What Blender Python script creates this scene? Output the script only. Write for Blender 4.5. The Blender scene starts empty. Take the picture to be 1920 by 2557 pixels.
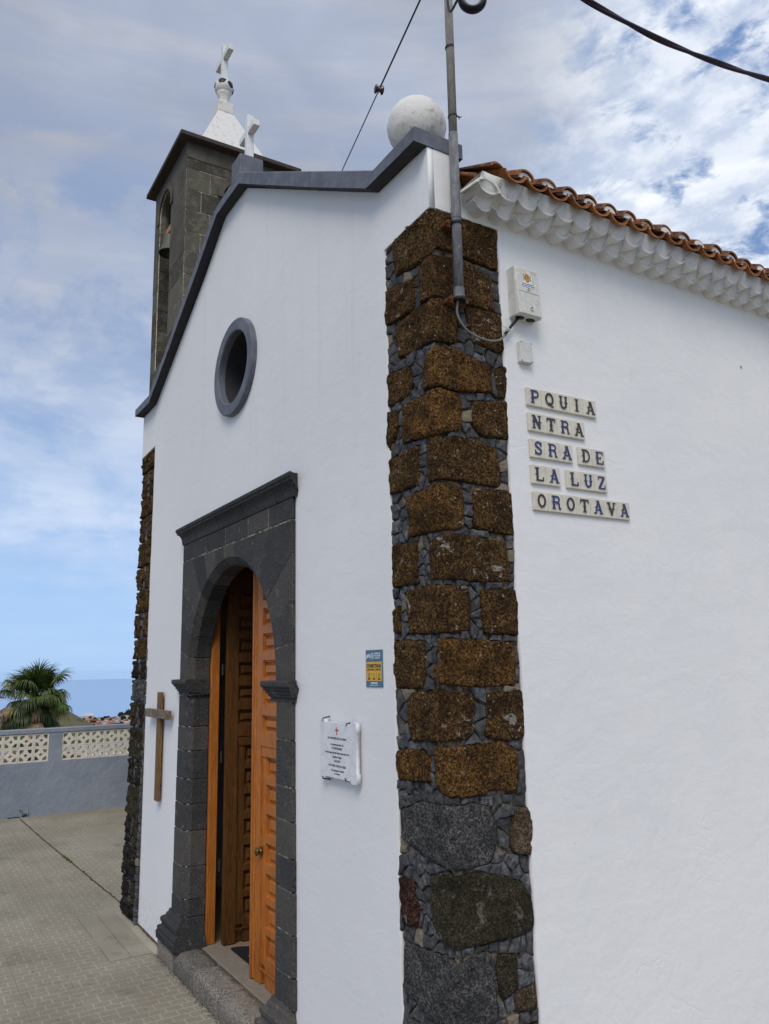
import bpy, math, random
from mathutils import Vector, Matrix, noise
from math import sin, cos, pi, radians, sqrt, atan2
random.seed(7)
SC = bpy.context.scene
COL = SC.collection

# ------------------------------------------------------------------ camera
CAM = Vector((2.277, -1.630, 1.792))
RIGHT = Vector((0.5192, 0.8544, -0.0211)); FWD = Vector((-0.8370, 0.5130, 0.1908))
RIGHT = (RIGHT - FWD * RIGHT.dot(FWD) / FWD.length_squared).normalized(); FWD.normalize()
UP = RIGHT.cross(FWD)
cam = bpy.data.objects.new('camera', bpy.data.cameras.new('camera'))
COL.objects.link(cam)
M3 = Matrix((RIGHT, UP, -FWD)).transposed()
cam.matrix_world = Matrix.Translation(CAM) @ M3.to_4x4()
cam.data.sensor_fit = 'VERTICAL'; cam.data.sensor_height = 36.0
cam.data.lens = 36.0 * 1964.97 / 2557.0
cam.data.clip_start = 0.05; cam.data.clip_end = 120000
SC.camera = cam

# ------------------------------------------------------------------ colour management
vs = SC.view_settings
vs.view_transform = 'Standard'; vs.look = 'None'; vs.exposure = 0.42; vs.gamma = 1.0; vs.use_curve_mapping = False

# ------------------------------------------------------------------ sun and sky
SUN_DIR = Vector((0.50, -0.42, 0.76)).normalized()          # from the scene towards the sun, behind thin cloud
sun = bpy.data.objects.new('sun', bpy.data.lights.new('sun', 'SUN')); COL.objects.link(sun)
sun.data.energy = 1.5; sun.data.angle = radians(28); sun.data.color = (1.0, 0.94, 0.87)
sun.rotation_euler = SUN_DIR.to_track_quat('Z', 'Y').to_euler()
world = bpy.data.worlds.new('World'); SC.world = world; world.use_nodes = True
NT = world.node_tree; NT.nodes.clear()
class NG:
    """tiny node-graph helper"""
    def __init__(s, nt): s.nt = nt; s.N = nt.nodes; s.L = nt.links
    def n(s, t, **kw):
        o = s.N.new(t)
        for k, v in kw.items(): setattr(o, k, v)
        return o
    def put(s, sock, v):
        if hasattr(v, 'bl_idname') and hasattr(v, 'is_linked'): s.L.new(v, sock)
        elif isinstance(v, (tuple, list)) and len(v) == 3 and sock.type == 'RGBA': sock.default_value = (*v, 1)
        else: sock.default_value = v
    def math(s, op, a, b=0.0, c=0.0, clamp=False):
        o = s.n('ShaderNodeMath', operation=op, use_clamp=clamp)
        s.put(o.inputs[0], a); s.put(o.inputs[1], b); s.put(o.inputs[2], c); return o.outputs[0]
    def noise(s, vec, scale, detail=3, rough=0.5, dist=0.0):
        o = s.n('ShaderNodeTexNoise'); s.put(o.inputs['Vector'], vec); o.inputs['Scale'].default_value = scale
        o.inputs['Detail'].default_value = detail; o.inputs['Roughness'].default_value = rough
        o.inputs['Distortion'].default_value = dist; return o.outputs['Fac']
    def voro(s, vec, scale, feature='F1', out='Distance'):
        o = s.n('ShaderNodeTexVoronoi', feature=feature); s.put(o.inputs['Vector'], vec)
        o.inputs['Scale'].default_value = scale; return o.outputs[out]
    def ramp(s, fac, lo, hi, a=0.0, b=1.0, smooth=True):
        o = s.n('ShaderNodeMapRange', interpolation_type='SMOOTHSTEP' if smooth else 'LINEAR')
        s.put(o.inputs['Value'], fac); o.inputs['From Min'].default_value = lo; o.inputs['From Max'].default_value = hi
        o.inputs['To Min'].default_value = a; o.inputs['To Max'].default_value = b; return o.outputs[0]
    def mix(s, fac, a, b, mode='MIX'):
        o = s.n('ShaderNodeMix', data_type='RGBA', blend_type=mode)
        s.put(o.inputs[0], fac); s.put(o.inputs[6], a); s.put(o.inputs[7], b); return o.outputs[2]
    def dot(s, v, d):
        o = s.n('ShaderNodeVectorMath', operation='DOT_PRODUCT'); s.put(o.inputs[0], v); o.inputs[1].default_value = d
        return o.outputs['Value']
    def mapv(s, v, scale=(1, 1, 1), loc=(0, 0, 0), rot=(0, 0, 0)):
        o = s.n('ShaderNodeMapping'); s.put(o.inputs['Vector'], v)
        o.inputs['Scale'].default_value = scale; o.inputs['Location'].default_value = loc; o.inputs['Rotation'].default_value = rot
        return o.outputs[0]
g = NG(NT)
out = g.n('ShaderNodeOutputWorld'); bg = g.n('ShaderNodeBackground'); bg.inputs['Strength'].default_value = 0.1
sky = g.n('ShaderNodeTexSky', sky_type='NISHITA'); sky.sun_disc = False
sky.sun_elevation = math.asin(SUN_DIR.z); sky.sun_rotation = atan2(SUN_DIR.x, SUN_DIR.y)
sky.air_density = 1.0; sky.dust_density = 0.6; sky.altitude = 350
tc = g.n('ShaderNodeTexCoord'); D = tc.outputs['Generated']
sep = g.n('ShaderNodeSeparateXYZ'); g.L.new(D, sep.inputs[0]); Z = sep.outputs['Z']
zz = g.math('ADD', g.math('MAXIMUM', Z, 0.0), 0.10)
cmb = g.n('ShaderNodeCombineXYZ')
g.L.new(g.math('DIVIDE', sep.outputs['X'], zz), cmb.inputs[0]); g.L.new(g.math('DIVIDE', sep.outputs['Y'], zz), cmb.inputs[1])
P = cmb.outputs[0]                                            # position on a flat cloud deck
Pr = g.mapv(P, rot=(0, 0, radians(35)), scale=(1.0, 1.0, 1))
# where the smooth grey sheet of cloud ends and the broken white one begins (a line across the deck)
d_mott = g.dot(D, (0.38, 0.92, 0.02))
wob = g.math('MULTIPLY', g.math('SUBTRACT', g.noise(P, 1.6, 4, 0.6), 0.5), 0.22)
m_mott = g.ramp(g.math('ADD', d_mott, wob), 0.245, 0.40)       # 1 = broken bright cloud
# low-frequency cover over the whole deck
cover = g.noise(Pr, 0.55, 6, 0.62, 0.4)
puffs = g.noise(g.mapv(P, loc=(3.1, 1.7, 0)), 10.5, 7, 0.60, 0.35)
puff2 = g.noise(g.mapv(P, loc=(7.1, 4.7, 0)), 4.5, 4, 0.55)
soft = g.ramp(g.noise(g.mapv(Pr, scale=(1, 1.1, 1), loc=(5.3, 0.4, 0)), 1.7, 7, 0.58, 0.2), 0.30, 0.60, 0.22, 1.0)
soft = g.math('ADD', g.math('MULTIPLY', soft, 0.5), g.math('MULTIPLY', g.ramp(g.noise(g.mapv(D, scale=(1, 1, 1.7)), 6.5, 7, 0.58, 0.3), 0.38, 0.60), 0.55))
low = g.ramp(Z, 0.40, 0.64)                                    # the grey sheet hangs over the higher sky
c_grey = g.math('MAXIMUM', soft, low)
c_mott = g.ramp(g.math('ADD', g.math('MULTIPLY', puffs, 0.75), g.math('MULTIPLY', puff2, 0.35)), 0.395, 0.56)
hor = g.ramp(Z, 0.03, 0.17)                                    # clear blue belt above the sea
belt = g.ramp(g.noise(g.mapv(D, scale=(3, 3, 26)), 1.0, 5, 0.55), 0.42, 0.66)
cov = g.mix(m_mott, c_grey, c_mott)
cov = g.math('MULTIPLY', g.math('MULTIPLY', cov, g.ramp(Z, 0.0, 0.02)), g.math('ADD', g.math('MULTIPLY', hor, 0.75), g.math('MULTIPLY', belt, 0.25)))
shade = g.noise(g.mapv(D, loc=(2, 9, 0), scale=(1, 1, 1.5)), 3.6, 6, 0.55, 0.3)
greyc = g.mix(g.ramp(shade, 0.30, 0.72), (2.95, 3.2, 3.85), (3.95, 4.25, 5.0))
greyc = g.mix(g.ramp(Z, 0.55, 0.12, 0.0, 1.0), greyc, (4.7, 5.6, 7.2))
whitec = g.mix(g.ramp(g.noise(g.mapv(P, loc=(1, 1, 0)), 9.0, 7, 0.6), 0.38, 0.60), (5.0, 5.6, 6.7), (7.6, 7.9, 8.3))
cloudc = g.mix(m_mott, greyc, whitec)
blue = g.mix(g.ramp(Z, 0.0, 0.42), (2.85, 4.5, 7.2), (1.45, 2.4, 4.4))
blue = g.mix(0.10, blue, sky.outputs[0])
skyc = g.mix(cov, blue, cloudc)
g.L.new(skyc, bg.inputs['Color']); g.L.new(bg.outputs[0], out.inputs[0])

# ------------------------------------------------------------------ helpers
def link_mesh(name, verts, faces, mat=None, parent=None, kind=None, smooth=False, loc=None):
    me = bpy.data.meshes.new(name); me.from_pydata([tuple(v) for v in verts], [], faces); me.validate(); me.update()
    return link_me(name, me, mat, parent, kind, smooth, loc)
def link_me(name, me, mat=None, parent=None, kind=None, smooth=False, loc=None):
    if mat is not None and not me.materials: me.materials.append(mat)
    if smooth and me.polygons: me.polygons.foreach_set('use_smooth', [True] * len(me.polygons))
    o = bpy.data.objects.new(name, me); COL.objects.link(o)
    if loc is not None: o.location = loc
    if parent is not None: o.parent = parent
    if kind: o['kind'] = kind
    return o
def thing(name, label, cat, group=None):
    o = bpy.data.objects.new(name, None); COL.objects.link(o); o.empty_display_size = 0.2
    o['label'] = label; o['category'] = cat
    if group: o['group'] = group
    return o
def tag(o, label, cat, group=None):
    o['label'] = label; o['category'] = cat
    if group: o['group'] = group
    return o
class B:
    """collects shapes into one mesh"""
    def __init__(s): s.v = []; s.f = []
    def add(s, vs, fs):
        n = len(s.v); s.v += [tuple(v) for v in vs]; s.f += [tuple(i + n for i in f) for f in fs]; return s
    def box(s, x0, x1, y0, y1, z0, z1):
        return s.add([(x, y, z) for x in (x0, x1) for y in (y0, y1) for z in (z0, z1)],
                     [(0, 1, 3, 2), (4, 6, 7, 5), (0, 4, 5, 1), (2, 3, 7, 6), (0, 2, 6, 4), (1, 5, 7, 3)])
    def cbox(s, x0, x1, y0, y1, z0, z1, c=0.004, M=None):
        """box with chamfered edges"""
        vs = []; idx = {}
        for ix, x in enumerate((x0, x1)):
            for iy, y in enumerate((y0, y1)):
                for iz, z in enumerate((z0, z1)):
                    sx, sy, sz = (1 - 2 * ix) * c, (1 - 2 * iy) * c, (1 - 2 * iz) * c
                    for a, p in enumerate(((x, y + sy, z + sz), (x + sx, y, z + sz), (x + sx, y + sy, z))):
                        idx[ix, iy, iz, a] = len(vs); vs.append(Vector(p))
        I = lambda a, b, cc, d: idx[a, b, cc, d]
        fs = []
        for k in (0, 1):
            fs.append((I(k,0,0,0), I(k,0,1,0), I(k,1,1,0), I(k,1,0,0)) if k == 0 else (I(k,0,0,0), I(k,1,0,0), I(k,1,1,0), I(k,0,1,0)))
            fs.append((I(0,k,0,1), I(1,k,0,1), I(1,k,1,1), I(0,k,1,1)) if k == 0 else (I(0,k,0,1), I(0,k,1,1), I(1,k,1,1), I(1,k,0,1)))
            fs.append((I(0,0,k,2), I(0,1,k,2), I(1,1,k,2), I(1,0,k,2)) if k == 0 else (I(0,0,k,2), I(1,0,k,2), I(1,1,k,2), I(0,1,k,2)))
        for a in (0, 1):
            for b in (0, 1):
                fs.append((I(a,b,0,0), I(a,b,0,1), I(a,b,1,1), I(a,b,1,0)))
                fs.append((I(a,0,b,0), I(a,0,b,2), I(a,1,b,2), I(a,1,b,0)))
                fs.append((I(0,a,b,1), I(0,a,b,2), I(1,a,b,2), I(1,a,b,1)))
                for d in (0, 1): fs.append((I(a,b,d,0), I(a,b,d,1), I(a,b,d,2)))
        if M is not None: vs = [M @ v for v in vs]
        return s.add(vs, fs)
    def loft(s, rings, cap=True):
        n = len(rings[0]); vs = [p for r in rings for p in r]; fs = []
        for k in range(len(rings) - 1):
            for i in range(n):
                j = (i + 1) % n; fs.append((k * n + i, k * n + j, (k + 1) * n + j, (k + 1) * n + i))
        if cap: fs.append(tuple(range(n))[::-1]); fs.append(tuple((len(rings) - 1) * n + i for i in range(n)))
        return s.add(vs, fs)
    def tube(s, pts, r, n=8, cap=True):
        pts = [Vector(p) for p in pts]; rings = []
        up = Vector((0.123, 0.456, 0.88)).normalized()
        for i, p in enumerate(pts):
            t = (pts[min(i + 1, len(pts) - 1)] - pts[max(i - 1, 0)]).normalized()
            a = t.cross(up).normalized(); b = t.cross(a)
            rr = r[i] if isinstance(r, (list, tuple)) else r
            rings.append([p + a * (rr * cos(2 * pi * k / n)) + b * (rr * sin(2 * pi * k / n)) for k in range(n)])
        return s.loft(rings, cap)
    def lathe(s, prof, c, n=24, cap=True):
        c = Vector(c)
        return s.loft([[c + Vector((r * cos(2 * pi * k / n), r * sin(2 * pi * k / n), z)) for k in range(n)] for r, z in prof], cap)
    def build(s, name, mat, parent=None, kind=None, smooth=False, bevel=0, loc=None):
        o = link_mesh(name, s.v, s.f, mat, parent, kind, smooth, loc)
        import bmesh
        bm = bmesh.new(); bm.from_mesh(o.data); bmesh.ops.recalc_face_normals(bm, faces=bm.faces); bm.to_mesh(o.data); bm.free()
        if bevel:
            m = o.modifiers.new('bevel', 'BEVEL'); m.width = bevel; m.segments = 2; m.limit_method = 'ANGLE'
        return o
def autosmooth(o, ang=40):
    o.data.polygons.foreach_set('use_smooth', [True] * len(o.data.polygons))
    m = o.modifiers.new('edges', 'EDGE_SPLIT'); m.split_angle = radians(ang); return o
def curve_plate(name, outer, holes, mapf, d0, d1, mat, parent=None, kind=None):
    """flat plate with holes (2-D outlines), between depths d0 (front) and d1 (back); mapf(u, v, d) -> world"""
    cu = bpy.data.curves.new('tmp', 'CURVE'); cu.dimensions = '2D'; cu.fill_mode = 'BOTH'; cu.extrude = 0.5
    for pts in [outer] + holes:
        sp = cu.splines.new('POLY'); sp.points.add(len(pts) - 1); sp.use_cyclic_u = True
        for i, p in enumerate(pts): sp.points[i].co = (p[0], p[1], 0, 1)
    ob = bpy.data.objects.new('tmp', cu); COL.objects.link(ob)
    dg = bpy.context.evaluated_depsgraph_get(); dg.update()
    me = bpy.data.meshes.new_from_object(ob.evaluated_get(dg))
    bpy.data.objects.remove(ob)
    for v in me.vertices:
        v.co = Vector(mapf(v.co.x, v.co.y, d0 if v.co.z > 0 else d1))
    me.name = name; me.materials.clear()
    import bmesh
    bm = bmesh.new(); bm.from_mesh(me); bmesh.ops.remove_doubles(bm, verts=bm.verts, dist=1e-5)
    bmesh.ops.recalc_face_normals(bm, faces=bm.faces); bm.to_mesh(me); bm.free()
    return link_me(name, me, mat, parent, kind)
mapF = lambda u, v, d: (u, d, v)              # front wall: u = x, depth = y
mapS = lambda u, v, d: (d, u, v)              # side wall: u = y, depth = x
FONTS = {}
def text(name, s, size, mapf, u, v, d, mat, parent=None, sx=1.0, thick=0.0006, bold=0.0, align='CENTER', rot=0.0):
    cu = bpy.data.curves.new('tmp', 'FONT'); cu.body = s; cu.size = size; cu.align_x = align; cu.extrude = 0.5; cu.offset = bold
    cu.resolution_u = 3
    ob = bpy.data.objects.new('tmp', cu); COL.objects.link(ob)
    dg = bpy.context.evaluated_depsgraph_get(); dg.update()
    me = bpy.data.meshes.new_from_object(ob.evaluated_get(dg)); bpy.data.objects.remove(ob)
    sg = 1 if thick > 0 else 1
    for w in me.vertices:
        x, y = w.co.x * sx, w.co.y
        x, y = x * cos(rot) - y * sin(rot), x * sin(rot) + y * cos(rot)
        w.co = Vector(mapf(u + x, v + y, d if w.co.z > 0 else d + (thick if mapf is mapF else -thick)))
    me.materials.clear(); me.name = name
    return link_me(name, me, mat, parent)
def jitter_line(a, b, step=0.03, amp=0.002):
    a = Vector(a); b = Vector(b); L = (b - a).length; n = max(1, int(L / step)); o = []
    t = (b - a).normalized(); nn = Vector((-t.y, t.x))
    for i in range(n):
        p = a.lerp(b, i / n)
        if i: p = p + nn * random.uniform(-amp, amp)
        o.append((p.x, p.y))
    return o
def copy_obj(o, parent=None, loc=None, rot=None, scale=None, label=None):
    c = o.copy(); COL.objects.link(c)
    if parent is not None: c.parent = parent
    if loc is not None: c.location = loc
    if rot is not None: c.rotation_euler = rot
    if scale is not None: c.scale = scale
    if label: c['label'] = label
    return c
def copy_tree(o, loc=None, rot=None, scale=None, label=None, parent=None):
    c = copy_obj(o, parent, loc, rot, scale, label)
    for ch in list(o.children): copy_tree(ch, parent=c)
    return c

# ------------------------------------------------------------------ materials
MATS = {}
def material(name, build):
    m = bpy.data.materials.new(name); m.use_nodes = True; nt = m.node_tree; nt.nodes.clear()
    q = NG(nt); o = q.n('ShaderNodeOutputMaterial'); p = q.n('ShaderNodeBsdfPrincipled'); q.L.new(p.outputs[0], o.inputs[0])
    t = q.n('ShaderNodeTexCoord'); q.obj = t.outputs['Object']
    geo = q.n('ShaderNodeNewGeometry'); q.pos = geo.outputs['Position']; q.geo = geo
    oi = q.n('ShaderNodeObjectInfo'); q.rand = oi.outputs['Random']
    q.p = p
    def bump(h, strength, dist=0.01, nrm=None):
        b = q.n('ShaderNodeBump'); b.inputs['Strength'].default_value = strength; b.inputs['Distance'].default_value = dist
        q.L.new(h, b.inputs['Height'])
        if nrm is not None: q.L.new(nrm, b.inputs['Normal'])
        q.L.new(b.outputs[0], p.inputs['Normal']); return b.outputs[0]
    q.bump = bump
    def color(c): q.put(p.inputs['Base Color'], c)
    q.color = color
    p.inputs['Roughness'].default_value = 0.85; p.inputs['Specular IOR Level'].default_value = 0.25
    build(q); MATS[name] = m; return m
def m_plaster(q, side=False):
    n1 = q.noise(q.pos, 0.9, 5, 0.6); n2 = q.noise(q.pos, 7.0, 5, 0.65); n3 = q.noise(q.pos, 160.0, 3, 0.7)
    sp = q.n('ShaderNodeSeparateXYZ'); q.L.new(q.pos, sp.inputs[0])
    foot = q.math('MULTIPLY', q.ramp(sp.outputs['Z'], 0.32, 0.0), q.ramp(q.noise(q.pos, 26, 5, 0.7), 0.5, 0.68))
    c = q.mix(q.ramp(n1, 0.3, 0.7), (0.74, 0.735, 0.735), (0.79, 0.78, 0.77))
    c = q.mix(q.math('MULTIPLY', q.ramp(n2, 0.58, 0.75), 0.30), c, (0.66, 0.65, 0.63))
    c = q.mix(q.math('MULTIPLY', foot, 0.55), c, (0.36, 0.32, 0.27))
    drip = q.math('MULTIPLY', q.ramp(q.noise(q.mapv(q.pos, scale=(1, 1, 0.06)), 9, 5, 0.65), 0.52, 0.72), q.ramp(sp.outputs['Z'], 2.2, 4.2, 0.0, 0.22))
    c = q.mix(drip, c, (0.50, 0.50, 0.50))
    spots = q.math('LESS_THAN', q.voro(q.pos, 2.3), 0.022)
    c = q.mix(q.math('MULTIPLY', spots, 0.7), c, (0.12, 0.11, 0.10))
    q.color(c); q.p.inputs['Roughness'].default_value = 0.8
    trow = q.noise(q.mapv(q.pos, scale=(1, 1, 1.6)), 4.2, 7, 0.60, 0.25)
    ridge = q.math('ABSOLUTE', q.math('SUBTRACT', q.noise(q.pos, 2.4, 3, 0.55, 0.8), 0.5))
    ridge = q.math('MULTIPLY', q.math('MULTIPLY', q.ramp(ridge, 0.0, 0.010, 1.0, 0.0), q.ramp(q.noise(q.pos, 1.3, 2, 0.5), 0.52, 0.60)), 0.045 if side else 0.0)
    patchy = q.math('MULTIPLY', q.ramp(q.noise(q.mapv(q.pos, loc=(3, 1, 5)), 1.9, 4, 0.6), 0.52, 0.545), 0.030 if side else 0.012)
    h = q.math('ADD', q.math('MULTIPLY', trow, 0.50 if side else 0.30), q.math('MULTIPLY', n3, 0.030))
    h = q.math('ADD', h, q.math('MULTIPLY', q.noise(q.pos, 38, 4, 0.6), 0.05))
    h = q.math('ADD', q.math('SUBTRACT', h, ridge), patchy)
    q.bump(h, 0.55, 0.02)
material('plaster', lambda q: m_plaster(q)); material('plaster_rough', lambda q: m_plaster(q, True))
def m_oldwhite(q, base=(0.72, 0.70, 0.66)):
    n = q.noise(q.pos, 14, 6, 0.7)
    c = q.mix(q.ramp(n, 0.52, 0.74), base, (0.42, 0.40, 0.34)); c = q.mix(q.math('MULTIPLY', q.ramp(q.noise(q.pos, 55, 3, 0.7), 0.6, 0.72), 0.55), c, (0.17, 0.16, 0.13))
    q.color(c); q.bump(q.math('ADD', q.math('MULTIPLY', q.noise(q.pos, 30, 5, 0.6), 0.6), q.math('MULTIPLY', q.noise(q.pos, 150, 2, 0.6), 0.15)), 0.6, 0.01)
material('old_white', m_oldwhite); material('clean_white', lambda q: (q.color(q.mix(q.ramp(q.noise(q.pos, 20, 5, 0.7), 0.5, 0.8), (0.76, 0.76, 0.75), (0.55, 0.54, 0.50))), q.bump(q.noise(q.pos, 60, 4, 0.6), 0.35, 0.006)))
def m_eave(q):
    n = q.noise(q.pos, 11, 6, 0.7); n2 = q.noise(q.pos, 45, 4, 0.7)
    c = q.mix(q.math('MULTIPLY', q.ramp(n, 0.50, 0.72), 0.5), (0.70, 0.69, 0.67), (0.46, 0.43, 0.38))
    c = q.mix(q.math('MULTIPLY', q.ramp(n2, 0.60, 0.72), 0.55), c, (0.20, 0.17, 0.13))
    q.color(c); q.bump(q.math('ADD', n, q.math('MULTIPLY', n2, 0.4)), 0.4, 0.008)
material('eave_white', m_eave)
def m_greypaint(q):
    n = q.noise(q.pos, 9, 5, 0.65); st = q.noise(q.mapv(q.pos, scale=(1, 1, 0.15)), 30, 4, 0.65)
    c = q.mix(q.ramp(n, 0.35, 0.7), (0.115, 0.122, 0.150), (0.165, 0.175, 0.205))
    c = q.mix(q.math('MULTIPLY', q.ramp(st, 0.52, 0.75), 0.35), c, (0.075, 0.075, 0.085))
    q.color(c); q.p.inputs['Roughness'].default_value = 0.7
    q.bump(q.math('ADD', q.math('MULTIPLY', q.noise(q.pos, 24, 5, 0.6), 0.6), q.math('MULTIPLY', q.noise(q.pos, 140, 2, 0.6), 0.15)), 0.55, 0.01)
material('grey_paint', m_greypaint)
def m_wallpaint(q):
    n = q.noise(q.pos, 1.6, 6, 0.65); sp = q.n('ShaderNodeSeparateXYZ'); q.L.new(q.pos, sp.inputs[0])
    c = q.mix(q.ramp(n, 0.35, 0.7), (0.225, 0.255, 0.30), (0.285, 0.315, 0.36))
    c = q.mix(q.math('MULTIPLY', q.ramp(q.noise(q.pos, 22, 5, 0.7), 0.6, 0.75), 0.3), c, (0.15, 0.17, 0.19))
    q.color(c); q.bump(q.math('ADD', q.math('MULTIPLY', q.noise(q.pos, 9, 6, 0.65), 0.9), q.math('MULTIPLY', q.noise(q.pos, 60, 3, 0.6), 0.12)), 0.8, 0.02)
material('blue_grey_paint', m_wallpaint)
material('breeze_cream', lambda q: (q.color(q.mix(q.ramp(q.noise(q.pos, 16, 5, 0.6), 0.45, 0.75), (0.70, 0.66, 0.55), (0.52, 0.48, 0.38))), q.bump(q.noise(q.pos, 70, 4, 0.6), 0.4, 0.005)))
def m_scoria(q, a, b, dark, lich=0.5, lth=0.62):
    pr = q.n('ShaderNodeVectorMath', operation='ADD'); q.L.new(q.pos, pr.inputs[0])
    cr = q.n('ShaderNodeCombineXYZ'); q.L.new(q.math('MULTIPLY', q.rand, 37.0), cr.inputs[0]); q.L.new(q.math('MULTIPLY', q.rand, 11.0), cr.inputs[2]); q.L.new(cr.outputs[0], pr.inputs[1])
    pp = pr.outputs[0]
    f = q.noise(pp, 85, 6, 0.82); v = q.voro(pp, 130); lowf = q.noise(pp, 9, 4, 0.6)
    c = q.mix(q.ramp(f, 0.42, 0.60), a, b)
    c = q.mix(q.ramp(lowf, 0.38, 0.66, 0.0, 0.62), c, dark)
    c = q.mix(q.ramp(q.noise(pp, 24, 4, 0.6), 0.54, 0.70, 0.0, 0.55), c, b)
    pit = q.ramp(q.voro(pp, 48), 0.20, 0.08); c = q.mix(q.math('MULTIPLY', pit, 0.85), c, dark)
    c = q.mix(q.math('MULTIPLY', q.ramp(v, 0.38, 0.75), 0.75), c, dark)
    c = q.mix(q.ramp(q.rand, 0.0, 1.0, 0.0, 0.22, False), c, dark)
    li = q.math('MULTIPLY', q.ramp(q.noise(pp, 13, 7, 0.68, 0.6), lth, lth + 0.035), q.ramp(q.noise(pp, 70, 4, 0.7), 0.36, 0.50))
    sp = q.ramp(q.voro(pp, 42), 0.20, 0.12)
    sp = q.math('MULTIPLY', sp, q.ramp(q.noise(pp, 22, 2, 0.5), 0.50, 0.60))
    c = q.mix(q.math('MULTIPLY', q.math('MAXIMUM', li, sp), lich), c, (0.46, 0.43, 0.38))
    q.color(c); q.p.inputs['Roughness'].default_value = 0.95; q.p.inputs['Specular IOR Level'].default_value = 0.1
    h = q.math('ADD', q.math('MULTIPLY', f, 1.0), q.math('MULTIPLY', v, -0.35)); h = q.math('SUBTRACT', q.math('ADD', h, q.math('MULTIPLY', q.noise(pp, 30, 4, 0.6), 1.2)), q.math('MULTIPLY', pit, 0.5))
    q.bump(h, 1.0, 0.022)
DK = (0.020, 0.012, 0.007)
material('scoria_brown', lambda q: m_scoria(q, (0.070, 0.038, 0.017), (0.33, 0.185, 0.066), DK, 0.9))
material('scoria_orange', lambda q: m_scoria(q, (0.125, 0.062, 0.019), (0.46, 0.235, 0.072), DK, 0.8, 0.64))
material('scoria_lichen', lambda q: m_scoria(q, (0.080, 0.044, 0.020), (0.36, 0.205, 0.075), DK, 0.95, 0.575))
material('scoria_black', lambda q: m_scoria(q, (0.030, 0.026, 0.022), (0.095, 0.080, 0.066), (0.012, 0.010, 0.009), 0.45, 0.60))
material('mossy_stone', lambda q: m_scoria(q, (0.055, 0.046, 0.028), (0.165, 0.135, 0.085), (0.024, 0.022, 0.014), 0.35, 0.60))
material('red_stone', lambda q: m_scoria(q, (0.060, 0.022, 0.015), (0.24, 0.13, 0.09), (0.016, 0.010, 0.009), 0.5, 0.6))
material('tan_stone', lambda q: m_scoria(q, (0.14, 0.095, 0.055), (0.34, 0.26, 0.19), (0.05, 0.035, 0.02), 0.5, 0.6))
material('grey_stone', lambda q: m_scoria(q, (0.070, 0.069, 0.070), (0.34, 0.325, 0.30), (0.040, 0.041, 0.045), 0.3, 0.66))
def m_basalt(q, lo=(0.024, 0.026, 0.030), hi=(0.17, 0.175, 0.185)):
    f = q.noise(q.pos, 45, 5, 0.65); c = q.mix(q.ramp(f, 0.3, 0.75), lo, hi)
    c = q.mix(q.ramp(q.rand, 0.0, 0.8, 0.0, 0.75, False), c, (0.040, 0.038, 0.038))
    c = q.mix(q.math('MULTIPLY', q.ramp(q.noise(q.pos, 17, 5, 0.7), 0.56, 0.68), 0.55), c, (0.20, 0.165, 0.125))
    c = q.mix(q.math('MULTIPLY', q.math('GREATER_THAN', q.rand, 0.93), 0.8), c, (0.22, 0.18, 0.13))
    q.color(c); q.bump(q.math('ADD', q.noise(q.pos, 40, 4, 0.6), q.math('MULTIPLY', q.noise(q.pos, 170, 3, 0.7), 0.35)), 0.9, 0.008); q.p.inputs['Roughness'].default_value = 0.8
material('basalt', m_basalt)
def m_ashlar(q, lo=(0.024, 0.024, 0.026), hi=(0.092, 0.089, 0.086), warm=(0.125, 0.11, 0.088), wl=0.40):
    f = q.noise(q.pos, 100, 6, 0.85); l = q.noise(q.pos, 7, 6, 0.7)
    c = q.mix(q.ramp(f, 0.42, 0.60), lo, hi); c = q.mix(q.math('MULTIPLY', q.ramp(l, 0.45, 0.70), wl), c, warm)
    c = q.mix(q.ramp(q.rand, 0.45, 1.0, 0.0, 0.60, False), c, lo); c = q.mix(q.ramp(q.rand, 0.45, 0.0, 0.0, 0.35, False), c, warm)
    c = q.mix(q.math('MULTIPLY', q.ramp(q.noise(q.pos, 19, 6, 0.72, 0.4), 0.60, 0.68), 0.45), c, (0.27, 0.245, 0.20))
    pit = q.ramp(q.voro(q.pos, 95), 0.22, 0.12); c = q.mix(q.math('MULTIPLY', pit, 0.7), c, (0.012, 0.012, 0.012))
    q.color(c); q.p.inputs['Roughness'].default_value = 0.9
    q.bump(q.math('ADD', q.math('ADD', q.math('MULTIPLY', f, 0.5), q.math('MULTIPLY', pit, -0.6)), q.math('MULTIPLY', q.noise(q.pos, 28, 4, 0.6), 0.8)), 0.8, 0.007)
material('ashlar', m_ashlar)
material('step_stone', lambda q: m_ashlar(q, (0.050, 0.047, 0.044), (0.34, 0.31, 0.265), (0.30, 0.26, 0.21), 0.65))
material('tower_stone', lambda q: m_ashlar(q, (0.028, 0.025, 0.019), (0.125, 0.112, 0.082), (0.22, 0.20, 0.15), 0.65))
def m_towerplaster(q):
    n = q.noise(q.pos, 4, 7, 0.7); c = q.mix(q.ramp(n, 0.35, 0.7), (0.070, 0.062, 0.048), (0.135, 0.118, 0.092))
    c = q.mix(q.math('MULTIPLY', q.ramp(q.noise(q.pos, 30, 5, 0.7), 0.5, 0.8), 0.5), c, (0.06, 0.055, 0.045)); q.color(c); q.bump(q.noise(q.pos, 50, 4, 0.6), 0.5, 0.008)
material('tower_plaster', m_towerplaster)
material('tower_slab', lambda q: (q.color(q.mix(q.noise(q.pos, 18, 5, 0.7), (0.030, 0.024, 0.022), (0.10, 0.075, 0.062))), q.bump(q.noise(q.pos, 50, 4, 0.6), 0.6, 0.01)))
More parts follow.
